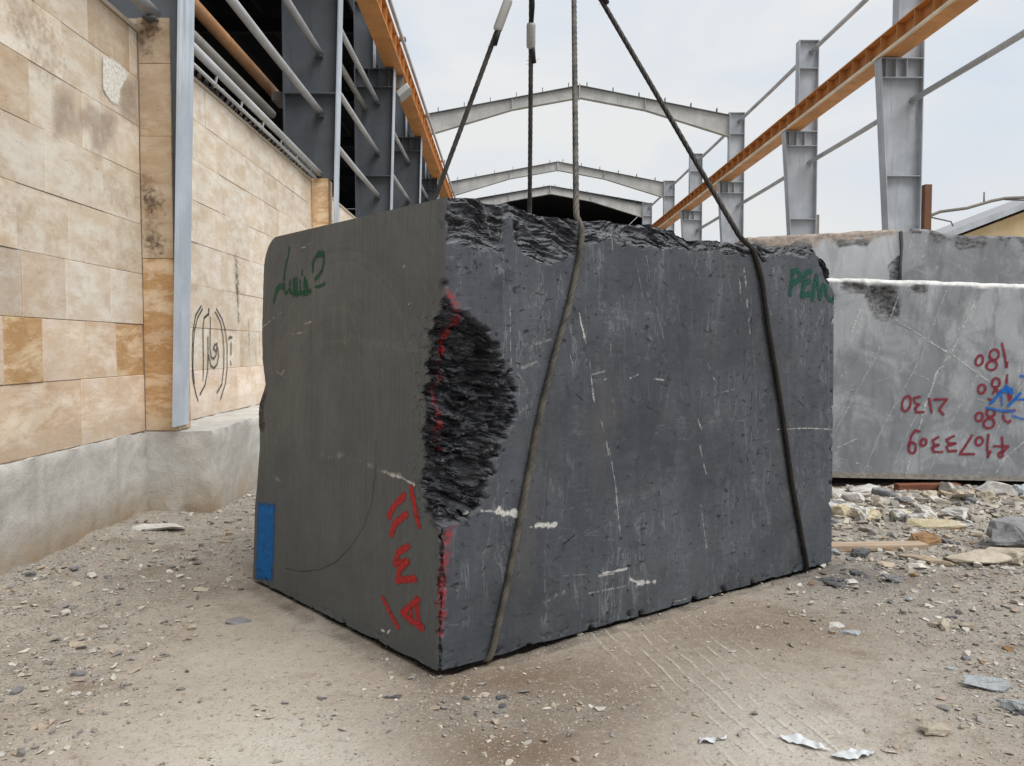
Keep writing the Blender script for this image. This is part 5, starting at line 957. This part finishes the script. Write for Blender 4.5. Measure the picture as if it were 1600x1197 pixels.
for x, y, d_, m_ in ((4.55, 7.36, (.40, .20, .15), 'white'), (4.12, 7.34, (.26, .22, .17), 'white'), (4.78, 7.30, (.26, .2, .14), 'blue'), (4.75, 7.12, (.22, .15, .12), 'blue'), (3.30, 7.35, (.42, .17, .12), 'white'), (4.05, 7.05, (.22, .18, .11), 'beige'), (4.22, 6.98, (.16, .15, .13), 'beige')):
    rock(x, y, d_, m_, 'broken stone in the pale rubble row along the grey block with red figures', 'rubble row under the grey block', sink=.15)
for k in range(120):
    x = random.uniform(2.55, 5.2); y = random.uniform(6.85, 7.62); s = .05+.15*random.random()**2.2
    rock(x, y, (s*random.uniform(1, 1.5), s*random.uniform(.6, 1), s*random.uniform(.35, .6)), random.choice(['beige', 'white', 'white', 'beige', 'tan', 'grey']), 'broken stone in the pale rubble row along the grey block with red figures', 'rubble row under the grey block', sink=.2)
for k in range(20):
    u_ = random.random(); x = 2.72+.85*u_+random.gauss(0, .05); y = 6.62-.42*u_+random.gauss(0, .1); s = random.uniform(.07, .2)
    rock(x, y, (s*random.uniform(1, 1.4), s, s*random.uniform(.5, .75)), random.choice(['yellow', 'yellow', 'yellow', 'white']), 'yellowish onyx lump in the heap behind the wooden plank', 'yellow onyx heap', sink=.15)
rock(3.33, 6.12, (.46, .17, .08), 'yellow', 'long flat yellowish stone at the end of the onyx heap', rz=-.35, tilt=.05)
for k in range(70):
    y = 2.7+3.9*random.random()**1.1; x = random.uniform(.28*y+.35+.25*random.random(), .66*y+.1); s = random.uniform(.025, .075)*(.7+.12*y)
    if in_block(x, y, .03): continue
    if gravelness(np.array([x]), np.array([y]))[0] < random.uniform(.1, .9): continue
    rock(x, y, (s*random.uniform(1, 1.7), s*random.uniform(.6, 1), s*random.uniform(.3, .6)), random.choice(['grey', 'grey', 'beige', 'tan', 'blue', 'dark', 'white', 'rust']), 'small stone scattered on the gravel between hanging block and picture edge', 'small stones scattered beside the hanging block', sink=.2)
for k in range(45):
    y = 2.6+4.2*random.random(); x = -random.uniform(.30*y+.15, .60*y+.1); s = random.uniform(.02, .06)*(.7+.1*y)
    if x < -2.85 or in_block(x, y, .03): continue
    if gravelness(np.array([x]), np.array([y]))[0] < random.uniform(.0, .6): continue
    rock(x, y, (s*random.uniform(1, 1.7), s*random.uniform(.6, 1), s*random.uniform(.3, .6)), random.choice(['grey', 'beige', 'beige', 'tan', 'white', 'grey']), 'small stone scattered on the gravel between wall footing and hanging block', 'small stones scattered by the wall footing', sink=.2)
for k in range(22):
    a = random.random(); 
    if k < 16: x, y = 1.75+.65*a, 4.85-.35*random.random()+.25*a
    else: x, y = -.25+.5*(a-.5), 3.27-.2*random.random()-.1*a
    if in_block(x, y, .01): continue
    s = random.uniform(.02, .09)*(1 if k < 16 else .5)
    rock(x, y, (s*random.uniform(1.2, 2.4), s*random.uniform(.5, .9), s*.35), 'dark', 'dark stone chip fallen on the ground against the foot of the hanging block', 'dark chips fallen from the hanging block', sink=.2)
# paper and plastic scraps
t = NT('white plastic scrap', .5, .3); co = t.coord(); t.color(t.mix(t.noise(co, 18, 4), (.46, .49, .52), (.70, .72, .73))); M['paper'] = t.m
def scrap(pts, x, y, label, seed):
    bm = bmesh.new(); r = random.Random(seed); vs = [bm.verts.new((px, py, 0)) for px, py in pts]; f = bm.faces.new(vs)
    bmesh.ops.triangulate(bm, faces=[f]); bmesh.ops.subdivide_edges(bm, edges=bm.edges[:], cuts=3, use_grid_fill=True)
    for v in bm.verts: v.co.z = .004+.022*abs(float(fbm(v.co.x*26+seed, v.co.y*26, .5, 3))); v.co.x += .010*float(fbm(v.co.x*40, v.co.y*40, seed*1.3, 2)); v.co.y += .010*float(fbm(v.co.x*40, v.co.y*40, seed*2.1, 2))
    bmesh.ops.recalc_face_normals(bm, faces=bm.faces)
    for f in bm.faces: f.smooth = True
    me = bpy.data.meshes.new('paper_scrap'); bm.to_mesh(me); bm.free(); o = link('paper_scrap', me, M['paper']); place(o, x, y, .002); tag(o, label, 'scrap', 'torn white scraps on the ground', 'thing')
scrap([(-.05, -.02), (-.01, -.015), (.05, .01), (.06, .025), (.0, .018), (-.04, .02)], .74, 2.81, 'smallest torn white scrap, apart from the other two', 3)
scrap([(-.075, .055), (-.03, .04), (.02, .02), (.06, -.03), (.085, -.06), (.03, -.05), (-.01, -.015), (-.05, .01)], 1.05, 2.79, 'long curling white scrap lying along the tyre mark', 5)
scrap([(-.08, -.01), (-.05, .025), (.0, .03), (.05, .03), (.105, .025), (.06, .0), (.02, -.02), (-.04, -.035)], 1.20, 2.70, 'widest torn white scrap, beside the tyre mark', 8)
